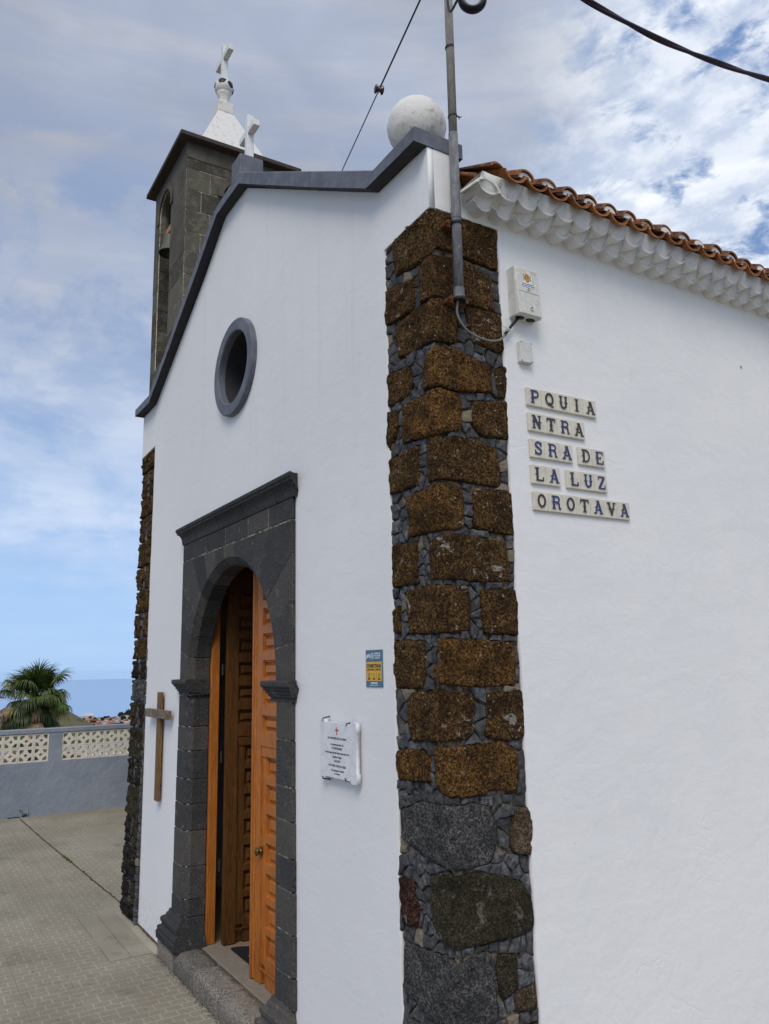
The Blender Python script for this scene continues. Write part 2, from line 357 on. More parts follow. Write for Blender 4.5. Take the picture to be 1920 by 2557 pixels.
material('lime_joint', lambda q: (q.color(q.mix(q.ramp(q.noise(q.pos, 35, 5, 0.7), 0.34, 0.56), (0.10, 0.09, 0.075), (0.50, 0.45, 0.35))), q.bump(q.noise(q.pos, 90, 4, 0.6), 0.6, 0.008)))
material('stone_joint', lambda q: (q.color(q.mix(q.ramp(q.noise(q.pos, 30, 6, 0.75), 0.42, 0.62), (0.045, 0.043, 0.040), (0.34, 0.31, 0.25))), q.bump(q.noise(q.pos, 90, 4, 0.6), 0.8, 0.008)))
def m_mortar(q):
    n = q.noise(q.pos, 28, 5, 0.7); c = q.mix(q.ramp(n, 0.38, 0.66), (0.060, 0.047, 0.036), (0.33, 0.255, 0.18)); q.color(c)
    q.bump(q.noise(q.pos, 60, 5, 0.7), 1.0, 0.012)
material('mortar', m_mortar)
def m_terra(q):
    n = q.noise(q.pos, 14, 5, 0.65); c = q.mix(q.ramp(n, 0.3, 0.7), (0.19, 0.066, 0.021), (0.39, 0.165, 0.052))
    c = q.mix(q.ramp(q.rand, 0.0, 1.0, 0.0, 0.4, False), c, (0.17, 0.060, 0.028))
    nz = q.n('ShaderNodeSeparateXYZ'); q.L.new(q.geo.outputs['Normal'], nz.inputs[0])
    li = q.math('MULTIPLY', q.ramp(q.noise(q.pos, 26, 6, 0.7), 0.36, 0.56), q.ramp(nz.outputs['Z'], 0.0, 0.5))
    c = q.mix(li, c, (0.060, 0.034, 0.034)); q.color(c); q.bump(q.noise(q.pos, 70, 4, 0.65), 0.6, 0.006)
material('terracotta', m_terra)
def m_wood(q, a, b, sc=(14, 14, 1.1), worn=0.0, gloss=0.42):
    v = q.mapv(q.obj, scale=sc); n = q.noise(v, 6.0, 6, 0.62, 1.4); fine = q.noise(q.mapv(q.obj, scale=(60, 60, 2)), 6.0, 3, 0.6)
    c = q.mix(q.ramp(n, 0.30, 0.72), a, b); c = q.mix(q.math('MULTIPLY', q.ramp(fine, 0.45, 0.7), 0.35), c, tuple(x * 0.55 for x in a))
    zz_ = q.n('ShaderNodeSeparateXYZ'); q.L.new(q.obj, zz_.inputs[0]); c = q.mix(q.math('MULTIPLY', q.ramp(zz_.outputs['Z'], 0.55, 0.15, 0.0, 0.6), q.ramp(q.noise(v, 9, 5, 0.7), 0.40, 0.62)), c, tuple(x * 0.45 for x in a))
    c = q.mix(q.ramp(q.noise(q.obj, 4.5, 4, 0.6), 0.45, 0.72, 0.0, 0.30), c, tuple(x * 0.7 for x in a))
    if worn: c = q.mix(q.math('MULTIPLY', q.ramp(q.noise(q.obj, 16, 6, 0.7), 0.50, 0.60), worn), c, (0.30, 0.26, 0.20))
    q.color(c); q.p.inputs['Roughness'].default_value = gloss; q.p.inputs['Specular IOR Level'].default_value = 0.3
    q.bump(q.math('ADD', n, q.math('MULTIPLY', fine, 0.5)), 0.25, 0.004)
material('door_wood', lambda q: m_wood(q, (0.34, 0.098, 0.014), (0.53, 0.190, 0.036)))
material('door_wood_shaded', lambda q: m_wood(q, (0.075, 0.030, 0.009), (0.16, 0.070, 0.020)))  # same door wood, darkened in colour for the shade on the open leaf
material('cross_wood', lambda q: m_wood(q, (0.085, 0.042, 0.018), (0.27, 0.145, 0.055), (30, 30, 1.6), 0.0, 0.6))
material('cross_wood_worn', lambda q: m_wood(q, (0.085, 0.055, 0.035), (0.26, 0.19, 0.12), (1.6, 30, 30), 0.9, 0.7))
def flat(name, c, rough=0.6, metal=0.0, bump=0.0, spec=0.3):
    def b(q):
        n = q.noise(q.pos, 23, 4, 0.6); q.color(q.mix(q.ramp(n, 0.3, 0.8), c, tuple(x * 0.78 for x in c)))
        q.p.inputs['Roughness'].default_value = rough; q.p.inputs['Metallic'].default_value = metal; q.p.inputs['Specular IOR Level'].default_value = spec
        if bump: q.bump(q.noise(q.pos, 60, 4, 0.6), bump, 0.005)
    return material(name, b)
flat('black_paint', (0.012, 0.010, 0.012), 0.5); flat('black_rubber', (0.014, 0.014, 0.016), 0.55); flat('cable_purple', (0.028, 0.016, 0.034), 0.45)
def m_pipe(q, c0=(0.20, 0.195, 0.18), c1=(0.12, 0.12, 0.12)):
    n = q.noise(q.mapv(q.pos, scale=(1, 1, 0.3)), 60, 5, 0.7); c = q.mix(q.ramp(n, 0.35, 0.7), c1, c0)
    c = q.mix(q.ramp(q.noise(q.pos, 90, 2, 0.5), 0.68, 0.72), c, (0.48, 0.45, 0.40)); q.color(c); q.p.inputs['Roughness'].default_value = 0.55; q.bump(n, 0.2, 0.003)
material('pipe_light', lambda q: m_pipe(q, (0.33, 0.31, 0.27), (0.22, 0.21, 0.19))); material('pipe_dark', lambda q: m_pipe(q, (0.21, 0.215, 0.22), (0.115, 0.118, 0.125)))
flat('rust', (0.13, 0.050, 0.022), 0.9, 0, 0.8); flat('grey_plastic', (0.62, 0.62, 0.57), 0.5); flat('cable_grey', (0.20, 0.20, 0.185), 0.6)
def m_lid(q):
    n = q.noise(q.pos, 70, 5, 0.75); q.color(q.mix(q.ramp(n, 0.52, 0.62), (0.56, 0.555, 0.51), (0.70, 0.69, 0.64))); q.p.inputs['Roughness'].default_value = 0.6; q.bump(n, 0.15, 0.002)
material('box_lid', m_lid)
flat('sticker_white', (0.78, 0.80, 0.80), 0.4); flat('sticker_red', (0.52, 0.045, 0.03), 0.4); flat('sticker_yellow', (0.70, 0.40, 0.05), 0.4); flat('sticker_green', (0.03, 0.16, 0.09), 0.4); flat('sticker_blue', (0.06, 0.10, 0.35), 0.4)
flat('tile_glaze', (0.66, 0.61, 0.50), 0.28, 0, 0.25, 0.5)
def m_letter(q):
    n = q.noise(q.mapv(q.pos, scale=(1, 1, 1)), 14, 3, 0.6); c = q.mix(q.ramp(q.math('ADD', q.math('MULTIPLY', q.rand, 0.75), q.math('MULTIPLY', n, 0.5)), 0.30, 0.85), (0.012, 0.022, 0.115), (0.022, 0.014, 0.016))
    q.color(c); q.p.inputs['Roughness'].default_value = 0.25; q.p.inputs['Specular IOR Level'].default_value = 0.5
material('letter_glaze', m_letter)
def m_marble(q):
    n = q.noise(q.pos, 9, 7, 0.65, 1.6); q.color(q.mix(q.ramp(q.math('ABSOLUTE', q.math('SUBTRACT', n, 0.5)), 0.0, 0.07), (0.64, 0.65, 0.67), (0.73, 0.735, 0.75))); q.p.inputs['Roughness'].default_value = 0.35
material('marble', m_marble)
flat('ink_black', (0.02, 0.02, 0.03), 0.5); flat('ink_red', (0.45, 0.02, 0.04), 0.5); flat('iron', (0.05, 0.045, 0.04), 0.5, 0.6)
flat('sign_blue', (0.085, 0.165, 0.25), 0.4); flat('sign_yellow', (0.72, 0.43, 0.045), 0.4); flat('sign_white', (0.75, 0.78, 0.8), 0.4)
flat('galvanised', (0.30, 0.31, 0.32), 0.4, 0.7); flat('bronze_green', (0.12, 0.125, 0.095), 0.6, 0.3); flat('brick_pink', (0.50, 0.22, 0.13), 0.9); flat('brass', (0.16, 0.11, 0.045), 0.4, 0.8)
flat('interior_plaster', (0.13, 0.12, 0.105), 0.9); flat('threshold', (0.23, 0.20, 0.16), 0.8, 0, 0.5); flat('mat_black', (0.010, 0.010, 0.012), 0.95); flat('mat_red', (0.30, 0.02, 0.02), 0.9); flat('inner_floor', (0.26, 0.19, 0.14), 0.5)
flat('tower_shade', (0.012, 0.011, 0.010), 0.9)  # near-black colour stands in for the shade inside the bell tower
def m_pave(q, k=1.0):
    n = q.noise(q.pos, 1.1, 6, 0.62); f = q.noise(q.pos, 60, 5, 0.7)
    c = q.mix(q.ramp(n, 0.3, 0.7), tuple(x * k for x in (0.32, 0.300, 0.232)), tuple(x * k for x in (0.47, 0.435, 0.345)))
    c = q.mix(q.ramp(f, 0.35, 0.7, 0.0, 0.35), c, (0.21 * k, 0.19 * k, 0.145 * k))
    c = q.mix(q.ramp(q.rand, 0.0, 1.0, 0.0, 0.30, False), c, (0.34 * k, 0.28 * k, 0.22 * k))
    c = q.mix(q.math('MULTIPLY', q.ramp(q.noise(q.pos, 3.2, 6, 0.7), 0.54, 0.70), 0.45), c, (0.20 * k, 0.165 * k, 0.13 * k))
    c = q.mix(q.math('MULTIPLY', q.math('LESS_THAN', q.voro(q.pos, 3.1), 0.03), 0.7), c, (0.05, 0.05, 0.035))
    q.color(c); q.bump(f, 0.5, 0.004); q.p.inputs['Roughness'].default_value = 0.85
material('paving', lambda q: m_pave(q, 1.0)); material('paving_joint', lambda q: m_pave(q, 0.95)); 
flat('dark_paint_and_shade', (0.034, 0.034, 0.040), 0.8, 0, 0.5)  # dark coping underside paint; in the oculus reveal it stands in for shade
flat('dirt', (0.09, 0.055, 0.035), 0.95, 0, 0.8); flat('moss', (0.075, 0.085, 0.015), 0.95, 0, 0.5)

# ================================================================== THE CHURCH
church = thing('church', 'white plastered village church with dark stone arched doorway, red tile eave and grey coping', 'church')
XL = -4.29                                    # left end of the front wall
AX, AZ, AR = -2.13, 1.72, 0.668               # arch centre and radius
def arc(cx, cz, rx, rz, a0, a1, n): return [(cx + rx * cos(radians(a0 + (a1 - a0) * i / n)), cz + rz * sin(radians(a0 + (a1 - a0) * i / n))) for i in range(n + 1)]
def door_hole(r, base=-0.02): return [(AX - r, base)] + arc(AX, AZ, r, r, 180, 0, 32) + [(AX + r, base)]
OC = (-2.075, 3.597)
oculus_hole = lambda rx, rz: arc(OC[0], OC[1], rx, rz, 0, 360 - 8, 44)
gable_top = [(0.0, 3.815), (-0.375, 3.82), (-1.944, 4.745), (-2.328, 4.752), (-2.75, 4.495), (-3.478, 4.125), (-3.896, 3.915), (XL, 3.909)]
# plaster skin of the front, leaving the corner stones bare
outer = []
outer += jitter_line((-0.342, 0.0), (-0.339, 3.530), 0.05, 0.003) + jitter_line((-0.339, 3.530), (0.0, 3.548), 0.03, 0.0015)
outer += [(0.0, 3.548)] + gable_top
outer += [(XL, 3.552)] + jitter_line((XL, 3.552), (-3.892, 3.565), 0.05, 0.002) + jitter_line((-3.892, 3.565), (-3.945, 0.0), 0.06, 0.004) + [(-3.945, 0.0)]
curve_plate('wall_plaster', outer, [door_hole(0.70, 0.002)[:1] + door_hole(0.70, 0.002)[1:], oculus_hole(0.27, 0.25)], mapF, 0.0, 0.028, MATS['plaster'], church)
core_out = [(-0.0285, -0.02), (-0.0285, 3.79)] + [(x, z - 0.02) for x, z in gable_top[1:-1]] + [(XL + 0.02, 3.88), (XL + 0.02, -0.02)]
curve_plate('wall_core', core_out, [door_hole(0.80, 0.0), oculus_hole(0.262, 0.242)], mapF, 0.0285, 0.156, MATS['plaster'], church)
# side wall
WEND = 7.4
side = jitter_line((0.349, 0.0), (0.343, 3.548), 0.045, 0.003) + jitter_line((0.343, 3.548), (0.029, 3.552), 0.04, 0.002) + [(0.029, 3.552), (0.029, 3.813), (0.150, 3.822), (0.152, 3.74), (0.165, 3.665), (0.20, 3.64), (WEND, 3.64), (WEND, 0.0)]
curve_plate('wall_plaster', side, [], mapS, 0.0, -0.028, MATS['plaster_rough'], church)
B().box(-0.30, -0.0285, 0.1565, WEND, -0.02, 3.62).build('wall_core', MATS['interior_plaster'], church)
B().box(XL, XL + 0.28, 0.1565, WEND, -0.02, 3.62).build('wall_core', MATS['plaster'], church)
B().box(XL + 0.281, -0.301, WEND - 0.3, WEND - 0.001, -0.02, 3.62).build('back_wall', MATS['plaster'], church)
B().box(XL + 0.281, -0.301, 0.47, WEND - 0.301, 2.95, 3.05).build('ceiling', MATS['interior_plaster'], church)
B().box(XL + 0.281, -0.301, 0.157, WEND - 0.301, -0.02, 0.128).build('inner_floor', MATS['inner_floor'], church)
# small chips, pocks on the side plaster edge
# gable coping: one long moulded band in grey paint, built in cast lengths
ctop = [(0.004, 3.877), (-0.320, 3.876), (-0.909, 4.224), (-1.897, 4.808), (-2.10, 4.822), (-2.375, 4.805), (-2.830, 4.555), (-3.478, 4.200), (-3.903, 3.984), (XL - 0.04, 3.990)]
cbot = [(0.004, 3.812), (-0.375, 3.820), (-0.937, 4.150), (-1.925, 4.744), (-2.10, 4.748), (-2.328, 4.750), (-2.790, 4.492), (-3.478, 4.125), (-3.896, 3.915), (XL - 0.04, 3.923)]
cop = church
def band(name, i0, i1, y0, y1, mat):
    b = B(); rings = []
    for i in range(i0, i1 + 1):
        (tx, tz), (bx, bz) = ctop[i], cbot[i]
        rings.append([(bx, y0, bz), (bx, y1, bz), (tx, y1, tz), (tx, y0 + 0.006, tz), (tx, y0, tz - 0.006)])
    nr = []
    for a in range(len(rings) - 1):
        A_, B_ = rings[a], rings[a + 1]
        L = (Vector(A_[0]) - Vector(B_[0])).length; n = max(1, int(L / 0.06))
        for k in range(n):
            t = k / n; jit = random.uniform(-0.0015, 0.0015)
            nr.append([tuple(Vector(p).lerp(Vector(q_), t) + Vector((0, jit, jit * .8))) for p, q_ in zip(A_, B_)])
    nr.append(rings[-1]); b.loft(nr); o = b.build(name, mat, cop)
    o.data.materials.append(MATS['dark_paint_and_shade'])
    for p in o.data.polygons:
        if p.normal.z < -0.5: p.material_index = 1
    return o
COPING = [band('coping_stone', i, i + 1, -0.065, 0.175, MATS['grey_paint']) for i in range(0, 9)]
# corner sphere, cross block and cross on the gable
def rock_sphere(c, R, n=40, m=24, amp=0.002):
    b = B(); c = Vector(c); rings = []
    for j in range(1, m):
        th = pi * j / m; ring = []
        for k in range(n):
            d = Vector((sin(th) * cos(2 * pi * k / n), sin(th) * sin(2 * pi * k / n), -cos(th)))
            ring.append(c + d * (R + amp * noise.noise(d * 3.0) + amp * .5 * noise.noise(d * 12)))
        rings.append(ring)
    b.loft(rings); return b
sph = rock_sphere((-0.137, 0.048, 4.000), 0.1245).build('sphere_finial', MATS['old_white'], church, smooth=True)
B().cbox(-2.055, -1.904, -0.066, 0.090, 4.790, 4.948, 0.006).build('cross_block', MATS['grey_paint'], church)
def latin_cross(b, cx, cy, z0, z1, za, half, w, d, c=0.004):
    b.cbox(cx - w / 2, cx + w / 2, cy - d / 2, cy + d / 2, z0, z1, c)
    b.cbox(cx - half, cx - w / 2 + 0.001, cy - d / 2 + 0.001, cy + d / 2 - 0.001, za - w / 2, za + w / 2, c)
    b.cbox(cx + w / 2 - 0.001, cx + half, cy - d / 2 + 0.001, cy + d / 2 - 0.001, za - w / 2, za + w / 2, c)
b = B(); latin_cross(b, -1.985, 0.025, 4.94, 5.285, 5.165, 0.125, 0.046, 0.046); b.build('cross', MATS['clean_white'], church)
# oculus
rings = []
for y, rx, rz in ((0.001, 0.322, 0.300), (-0.028, 0.322, 0.300), (-0.034, 0.316, 0.294), (-0.034, 0.252, 0.230), (-0.028, 0.246, 0.224), (0.012, 0.246, 0.224)):
    rings.append([(OC[0] + rx * cos(2 * pi * k / 72), y, OC[1] + rz * sin(2 * pi * k / 72)) for k in range(72)])
oc = B().loft(rings, cap=False).build('oculus_frame', MATS['grey_paint'], church); autosmooth(oc, 35)
rv = B().loft([[(OC[0] + rx * cos(2 * pi * k / 72), y, OC[1] + rz * sin(2 * pi * k / 72)) for k in range(72)] for y, rx, rz in ((0.0125, 0.246, 0.224), (0.46, 0.240, 0.218))], cap=False).build('oculus_reveal', MATS['dark_paint_and_shade'], church, smooth=True)  # reveal coloured near-black to carry the shade of the deep opening
b = B(); b.box(OC[0] - 0.26, OC[0] + 0.26, 0.445, 0.449, OC[1] - 0.24, OC[1] + 0.24)
gl = b.build('oculus_glass', None, church)
material('dark_glass', lambda q: (q.color((0.010, 0.010, 0.014)), setattr(q.p.inputs['Roughness'], 'default_value', 0.12))); gl.data.materials.append(MATS['dark_glass'])

# ------------------------------------------------------------------ corner stones (quoins)
BIG = [["b", [[-0.273, 3.505], [0.001, 3.523], [0.337, 3.556], [0.331, 3.365], [0.158, 3.381], [0.1, 3.393], [0.032, 3.393], [-0.001, 3.357], [-0.131, 3.359], [-0.261, 3.377]]],
 ["b", [[-0.085, 3.333], [-0.016, 3.342], [0.03, 3.346], [0.103, 3.362], [0.291, 3.321], [0.302, 3.173], [0.148, 3.184], [0.064, 3.182], [0.008, 3.178], [-0.085, 3.181]]],
 ["b", [[-0.332, 3.34], [-0.133, 3.304], [-0.14, 3.176], [-0.338, 3.186]]],
 ["b", [[-0.271, 3.159], [-0.14, 3.167], [-0.011, 3.167], [0.064, 3.177], [0.113, 3.117], [0.11, 3.013], [0.087, 2.999], [-0.021, 2.998], [-0.253, 3.011]]],
 ["b", [[0.166, 3.17], [0.332, 3.166], [0.337, 3.018], [0.305, 3.005], [0.203, 3.028], [0.164, 3.087]]],
 ["o", [[-0.069, 2.932], [-0.001, 2.969], [0.086, 2.977], [0.268, 2.936], [0.265, 2.832], [0.098, 2.813], [0.008, 2.815], [-0.082, 2.823]]],
 ["b", [[-0.339, 2.971], [-0.183, 2.95], [-0.163, 2.867], [-0.204, 2.835], [-0.336, 2.829]]],
 ["o", [[-0.222, 2.799], [-0.032, 2.802], [0.1, 2.8], [0.113, 2.746], [0.108, 2.656], [0.0, 2.632], [-0.237, 2.652]]],
 ["b", [[0.174, 2.778], [0.343, 2.805], [0.341, 2.653], [0.214, 2.649], [0.174, 2.687]]],
 ["b", [[0.301, 2.929], [0.344, 2.95], [0.341, 2.823], [0.3, 2.825]]],
 ["b", [[-0.341, 2.807], [-0.279, 2.785], [-0.273, 2.738], [-0.344, 2.633]]],
 ["b", [[-0.337, 2.604], [-0.138, 2.613], [-0.142, 2.464], [-0.335, 2.464]]],
 ["b", [[-0.079, 2.606], [-0.001, 2.615], [0.171, 2.63], [0.28, 2.601], [0.294, 2.473], [0.266, 2.453], [0.072, 2.462], [0.032, 2.46], [-0.066, 2.46]]],
 ["o", [[-0.224, 2.425], [-0.011, 2.441], [0.105, 2.437], [0.103, 2.285], [0.082, 2.276], [-0.021, 2.271], [-0.212, 2.274], [-0.204, 2.374]]],
 ["b", [[0.166, 2.434], [0.343, 2.435], [0.343, 2.273], [0.209, 2.281], [0.155, 2.289]]],
 ["b", [[-0.336, 2.253], [-0.169, 2.242], [-0.169, 2.091], [-0.335, 2.09]]],
 ["l", [[-0.079, 2.23], [-0.022, 2.245], [0.052, 2.253], [0.3, 2.241], [0.313, 2.118], [0.306, 2.093], [0.192, 2.089], [-0.08, 2.094]]],
 ["b", [[-0.246, 2.061], [-0.145, 2.068], [0.111, 2.064], [0.116, 1.976], [0.113, 1.914], [0.045, 1.902], [-0.219, 1.904]]],
 ["b", [[0.175, 2.052], [0.339, 2.061], [0.343, 1.895], [0.186, 1.899]]],
 ["b", [[-0.344, 1.88], [-0.148, 1.873], [-0.13, 1.814], [-0.136, 1.707], [-0.34, 1.708]]],
 ["o", [[-0.044, 1.877], [0.034, 1.876], [0.312, 1.863], [0.31, 1.714], [0.235, 1.708], [-0.073, 1.726], [-0.07, 1.783], [-0.021, 1.812]]],
 ["b", [[-0.339, 2.001], [-0.295, 2.007], [-0.291, 1.915], [-0.342, 1.918]]],
 ["b", [[-0.251, 1.662], [-0.2, 1.69], [-0.012, 1.7], [0.11, 1.689], [0.121, 1.663], [0.113, 1.559], [0.084, 1.532], [0.011, 1.533], [-0.23, 1.519], [-0.252, 1.57]]],
 ["b", [[0.186, 1.683], [0.345, 1.685], [0.344, 1.526], [0.263, 1.517], [0.168, 1.537]]],
 ["o", [[-0.327, 1.474], [-0.162, 1.486], [-0.121, 1.45], [-0.118, 1.386], [-0.331, 1.374]]],
 ["o", [[-0.084, 1.507], [0.243, 1.511], [0.3, 1.477], [0.301, 1.382], [0.296, 1.336], [0.2, 1.356], [0.092, 1.345], [-0.027, 1.351], [-0.064, 1.367], [-0.082, 1.39]]],
 ["g", [[-0.322, 1.261], [-0.194, 1.305], [-0.044, 1.314], [0.015, 1.311], [0.09, 1.315], [0.157, 1.299], [0.197, 1.233], [0.197, 1.189], [0.165, 1.118], [0.098, 1.113], [0.015, 1.114], [-0.03, 1.118], [-0.155, 1.126], [-0.238, 1.156], [-0.319, 1.169]]],
 ["t", [[0.285, 1.278], [0.342, 1.276], [0.35, 1.207], [0.344, 1.123], [0.28, 1.135], [0.255, 1.164], [0.265, 1.206]]],
 ["m", [[-0.131, 1.07], [-0.031, 1.104], [0.018, 1.089], [0.12, 1.089], [0.23, 1.058], [0.298, 1.027], [0.335, 0.97], [0.333, 0.881], [0.252, 0.864], [0.132, 0.875], [0.03, 0.874], [-0.07, 0.878], [-0.126, 0.926]]],
 ["r", [[-0.333, 1.029], [-0.245, 1.021], [-0.209, 0.895], [-0.31, 0.877], [-0.321, 0.952]]],
 ["g", [[-0.313, 0.818], [-0.151, 0.825], [-0.048, 0.833], [0.023, 0.819], [0.135, 0.841], [0.156, 0.813], [0.166, 0.743], [0.169, 0.625], [-0.15, 0.613], [-0.264, 0.642], [-0.328, 0.658]]],
 ["t", [[0.249, 0.688], [0.33, 0.706], [0.334, 0.632], [0.25, 0.63]]],
 ["m", [[0.181, 0.822], [0.258, 0.807], [0.255, 0.704], [0.191, 0.684], [0.176, 0.747]]]]
MK = {'b': 'scoria_brown', 'o': 'scoria_orange', 'l': 'scoria_lichen', 'g': 'grey_stone', 't': 'tan_stone', 'm': 'mossy_stone', 'r': 'red_stone', 'k': 'scoria_black'}
def fold_right(s, z, h, r=0.020):
    s0 = pi * r / 4
    if s <= -s0: return (-r + s + s0, -h, z)
    if s >= s0: return (h, r + s - s0, z)
    a = (s + s0) / (2 * s0) * pi / 2
    return (-r + (r + h) * sin(a), r - (r + h) * cos(a), z)
def fold_left(s, z, h, r=0.022):
    h = h + 0.012 + 0.035 * max(0, 1 - z / 3.0)
    s0 = pi * r / 4
    if s >= s0: return (XL + r + s - s0, -h + 0.012, z)
    if s <= -s0: return (XL - h, r - s - s0, z)
    a = (s0 - s) / (2 * s0) * pi / 2
    return (XL + r - (r + h) * sin(a), r - (r + h) * cos(a) + (0.012 if s > 0 else 0.012 * (1 + s / s0)), z)
def resample(poly, step):
    o = []
    for i in range(len(poly)):
        a = Vector(poly[i]); b_ = Vector(poly[(i + 1) % len(poly)]); n = max(1, round((b_ - a).length / step))
        for k in range(n): o.append(a.lerp(b_, k / n))
    return o
def smooth_poly(p, it=1):
    for _ in range(it): p = [(p[i - 1] + p[i] * 2 + p[(i + 1) % len(p)]) / 4 for i in range(len(p))]
    return p
def stone_mesh(poly, fold, seed, rough=0.004, hmax=0.0, step=0.016, rings=7, shrink=0.003, flatcut=False):
    pts = smooth_poly(resample(poly, step), 0 if flatcut else 1); n = len(pts)
    c = sum(pts, Vector((0, 0))) / n
    pts = [p + Vector((noise.noise(Vector((p.x * 40, p.y * 40, seed))), noise.noise(Vector((p.x * 40, p.y * 40, seed + 9))))) * 0.0045 + Vector((noise.noise(Vector((p.x * 110, p.y * 110, seed))), noise.noise(Vector((p.x * 110, p.y * 110, seed + 4))))) * 0.0022 for p in pts]
    pts = [p + (c - p).normalized() * shrink for p in pts]
    # ring inset distances (metres) so that edges roll over the same way whatever the stone's size
    R = []
    vs = []
    tl = (noise.noise(Vector((seed, 1.3, 7))) * 0.35, noise.noise(Vector((seed, 5.3, 2))) * 0.35) if flatcut else (0, 0)
    def ring(t, h):
        for p in pts:
            q = c + (p - c) * t
            h_ = h; 
            if h > -0.03: h_ = h + tl[0] * (q.x - c.x) + tl[1] * (q.y - c.y)
            hh = h_ + rough * noise.noise(Vector((q.x * 22, q.y * 22, seed * 3.1))) * 1.6 + rough * 0.8 * noise.noise(Vector((q.x * 60, q.y * 60, seed)))
            vs.append(fold(q.x, q.y, hh))
    size = max(0.02, sum((p - c).length for p in pts) / n)
    e1 = 1 - min(0.08, 0.0028 / size); e2 = 1 - min(0.2, 0.009 / size)
    prof = [(1.0, -0.034), (1.0, hmax - 0.009), (e1, hmax - 0.003), (e2, hmax)] if not flatcut else [(1.0, -0.034), (1.0, hmax - 0.007), (0.88, hmax - 0.001)]
    if flatcut: e2 = 0.88
    k = max(2, rings); prof += [(e2 * (1 - (j + 1) / k), hmax + 0.001) for j in range(k - 1)]
    for t, h in prof: ring(t, h)
    m = len(prof); fs = []
    for a in range(m - 1):
        for i in range(n):
            j = (i + 1) % n; fs.append((a * n + i, a * n + j, (a + 1) * n + j, (a + 1) * n + i))
    vs.append(fold(c.x, c.y, hmax + 0.001)); ci = len(vs) - 1
    for i in range(n): fs.append(((m - 1) * n + i, (m - 1) * n + (i + 1) % n, ci))
    return vs, fs
def hull(pts):
    pts = sorted(map(tuple, pts)); lo = []; up = []
    cr = lambda o, a, b: (a[0] - o[0]) * (b[1] - o[1]) - (a[1] - o[1]) * (b[0] - o[0])
    for p in pts:
        while len(lo) > 1 and cr(lo[-2], lo[-1], p) <= 0: lo.pop()
        lo.append(p)
    for p in reversed(pts):
        while len(up) > 1 and cr(up[-2], up[-1], p) <= 0: up.pop()
        up.append(p)
    return lo[:-1] + up[:-1]
def clip(poly, n, d):                                          # keep points with n.p <= d
    o = []
    for i in range(len(poly)):
        a, b_ = poly[i], poly[(i + 1) % len(poly)]; da, db = n.dot(a) - d, n.dot(b_) - d
        if da <= 0: o.append(a)
        if (da < 0) != (db < 0) and abs(da - db) > 1e-12: o.append(a.lerp(b_, da / (da - db)))
    return o
def quoin(name, bigs, fold, smin, smax, z0, z1, back, cell=0.034, seed0=0, rough=0.004, grow=0.005):
    root = link_mesh(name, [fold(s, z, -0.0205 + (0.005 * noise.noise(Vector((s * 30, z * 30, 5))))) for z in [z0 + (z1 - z0) * j / 140 for j in range(141)] for s in [smin + (smax - smin) * i / 28 for i in range(29)]],
                     [(j * 29 + i, j * 29 + i + 1, (j + 1) * 29 + i + 1, (j + 1) * 29 + i) for j in range(140) for i in range(28)], MATS['mortar'], church, smooth=True)
    hulls = []
    for i, (k, poly) in enumerate(bigs):
        P_ = [Vector(p) for p in poly]; hl = [Vector(p) for p in hull(P_)]; hc = sum(hl, Vector((0, 0))) / len(hl); hulls.append([p + (p - hc).normalized() * grow for p in hl])
        vs, fs = stone_mesh(P_, fold, seed0 + i * 1.7, rough=rough * (1.5 if k in 'mk' else 1.3), hmax=random.uniform(-0.004, 0.004), step=0.011, rings=9, shrink=-grow)
        b = B().add(vs, fs); b.build('stone', MATS[MK[k]], root, smooth=True)
    def sepdist(p, hl):                                         # signed distance to the most separating edge
        best = (-9, None, 0)
        for i in range(len(hl)):
            a, b_ = hl[i], hl[(i + 1) % len(hl)]; e = (b_ - a)
            if e.length < 1e-6: continue
            nrm = Vector((e.y, -e.x)).normalized(); d = nrm.dot(p - a)
            if d > best[0]: best = (d, nrm, nrm.dot(a))
        return best
    seeds = []; rnd = random.Random(seed0 + 3)
    for _ in range(9000):
        p = Vector((rnd.uniform(smin + 0.012, smax - 0.012), rnd.uniform(z0 + 0.01, z1 - 0.01)))
        if any(abs(p.x - h[0].x) < 1.2 and sepdist(p, h)[0] < 0.009 for h in hulls): continue
        md = cell * (0.66 + 1.5 * abs(noise.noise(Vector((p.x * 11, p.y * 11, seed0)))) + rnd.uniform(0, 0.25))
        if any(abs(p.y - s.y) < md and abs(p.x - s.x) < md and (p - s).length < md for s in seeds): continue
        seeds.append(p)
    cnt = 0
    for i, s in enumerate(seeds):
        r = 0.06
        poly = [Vector((max(smin, s.x - r), max(z0, s.y - r))), Vector((min(smax, s.x + r), max(z0, s.y - r))), Vector((min(smax, s.x + r), min(z1, s.y + r))), Vector((max(smin, s.x - r), min(z1, s.y + r)))]
        for j, t in enumerate(seeds):
            if j != i and abs(t.y - s.y) < 0.1 and (t - s).length < 0.1:
                n = (t - s).normalized(); poly = clip(poly, n, n.dot((s + t) / 2))
                if len(poly) < 3: break
        for h in hulls:
            if len(poly) < 3: break
            d, nrm, dd = sepdist(s, h)
            if d < 0.12: poly = clip(poly, -nrm, -dd)
        if len(poly) < 3: continue
        poly = [p for k, p in enumerate(poly) if (p - poly[k - 1]).length > 0.003]
        if len(poly) < 3: continue
        area = abs(sum(poly[k - 1].x * poly[k].y - poly[k].x * poly[k - 1].y for k in range(len(poly)))) / 2
        if area < 0.00010: continue
        vs, fs = stone_mesh(poly, fold, i * 0.37 + seed0, rough=0.0035, hmax=rnd.uniform(-0.012, -0.003), step=0.016, rings=2, shrink=0.0028, flatcut=True)
        B().add(vs, fs).build('filler_stone', MATS['basalt'], root, smooth=False); cnt += 1
    return root
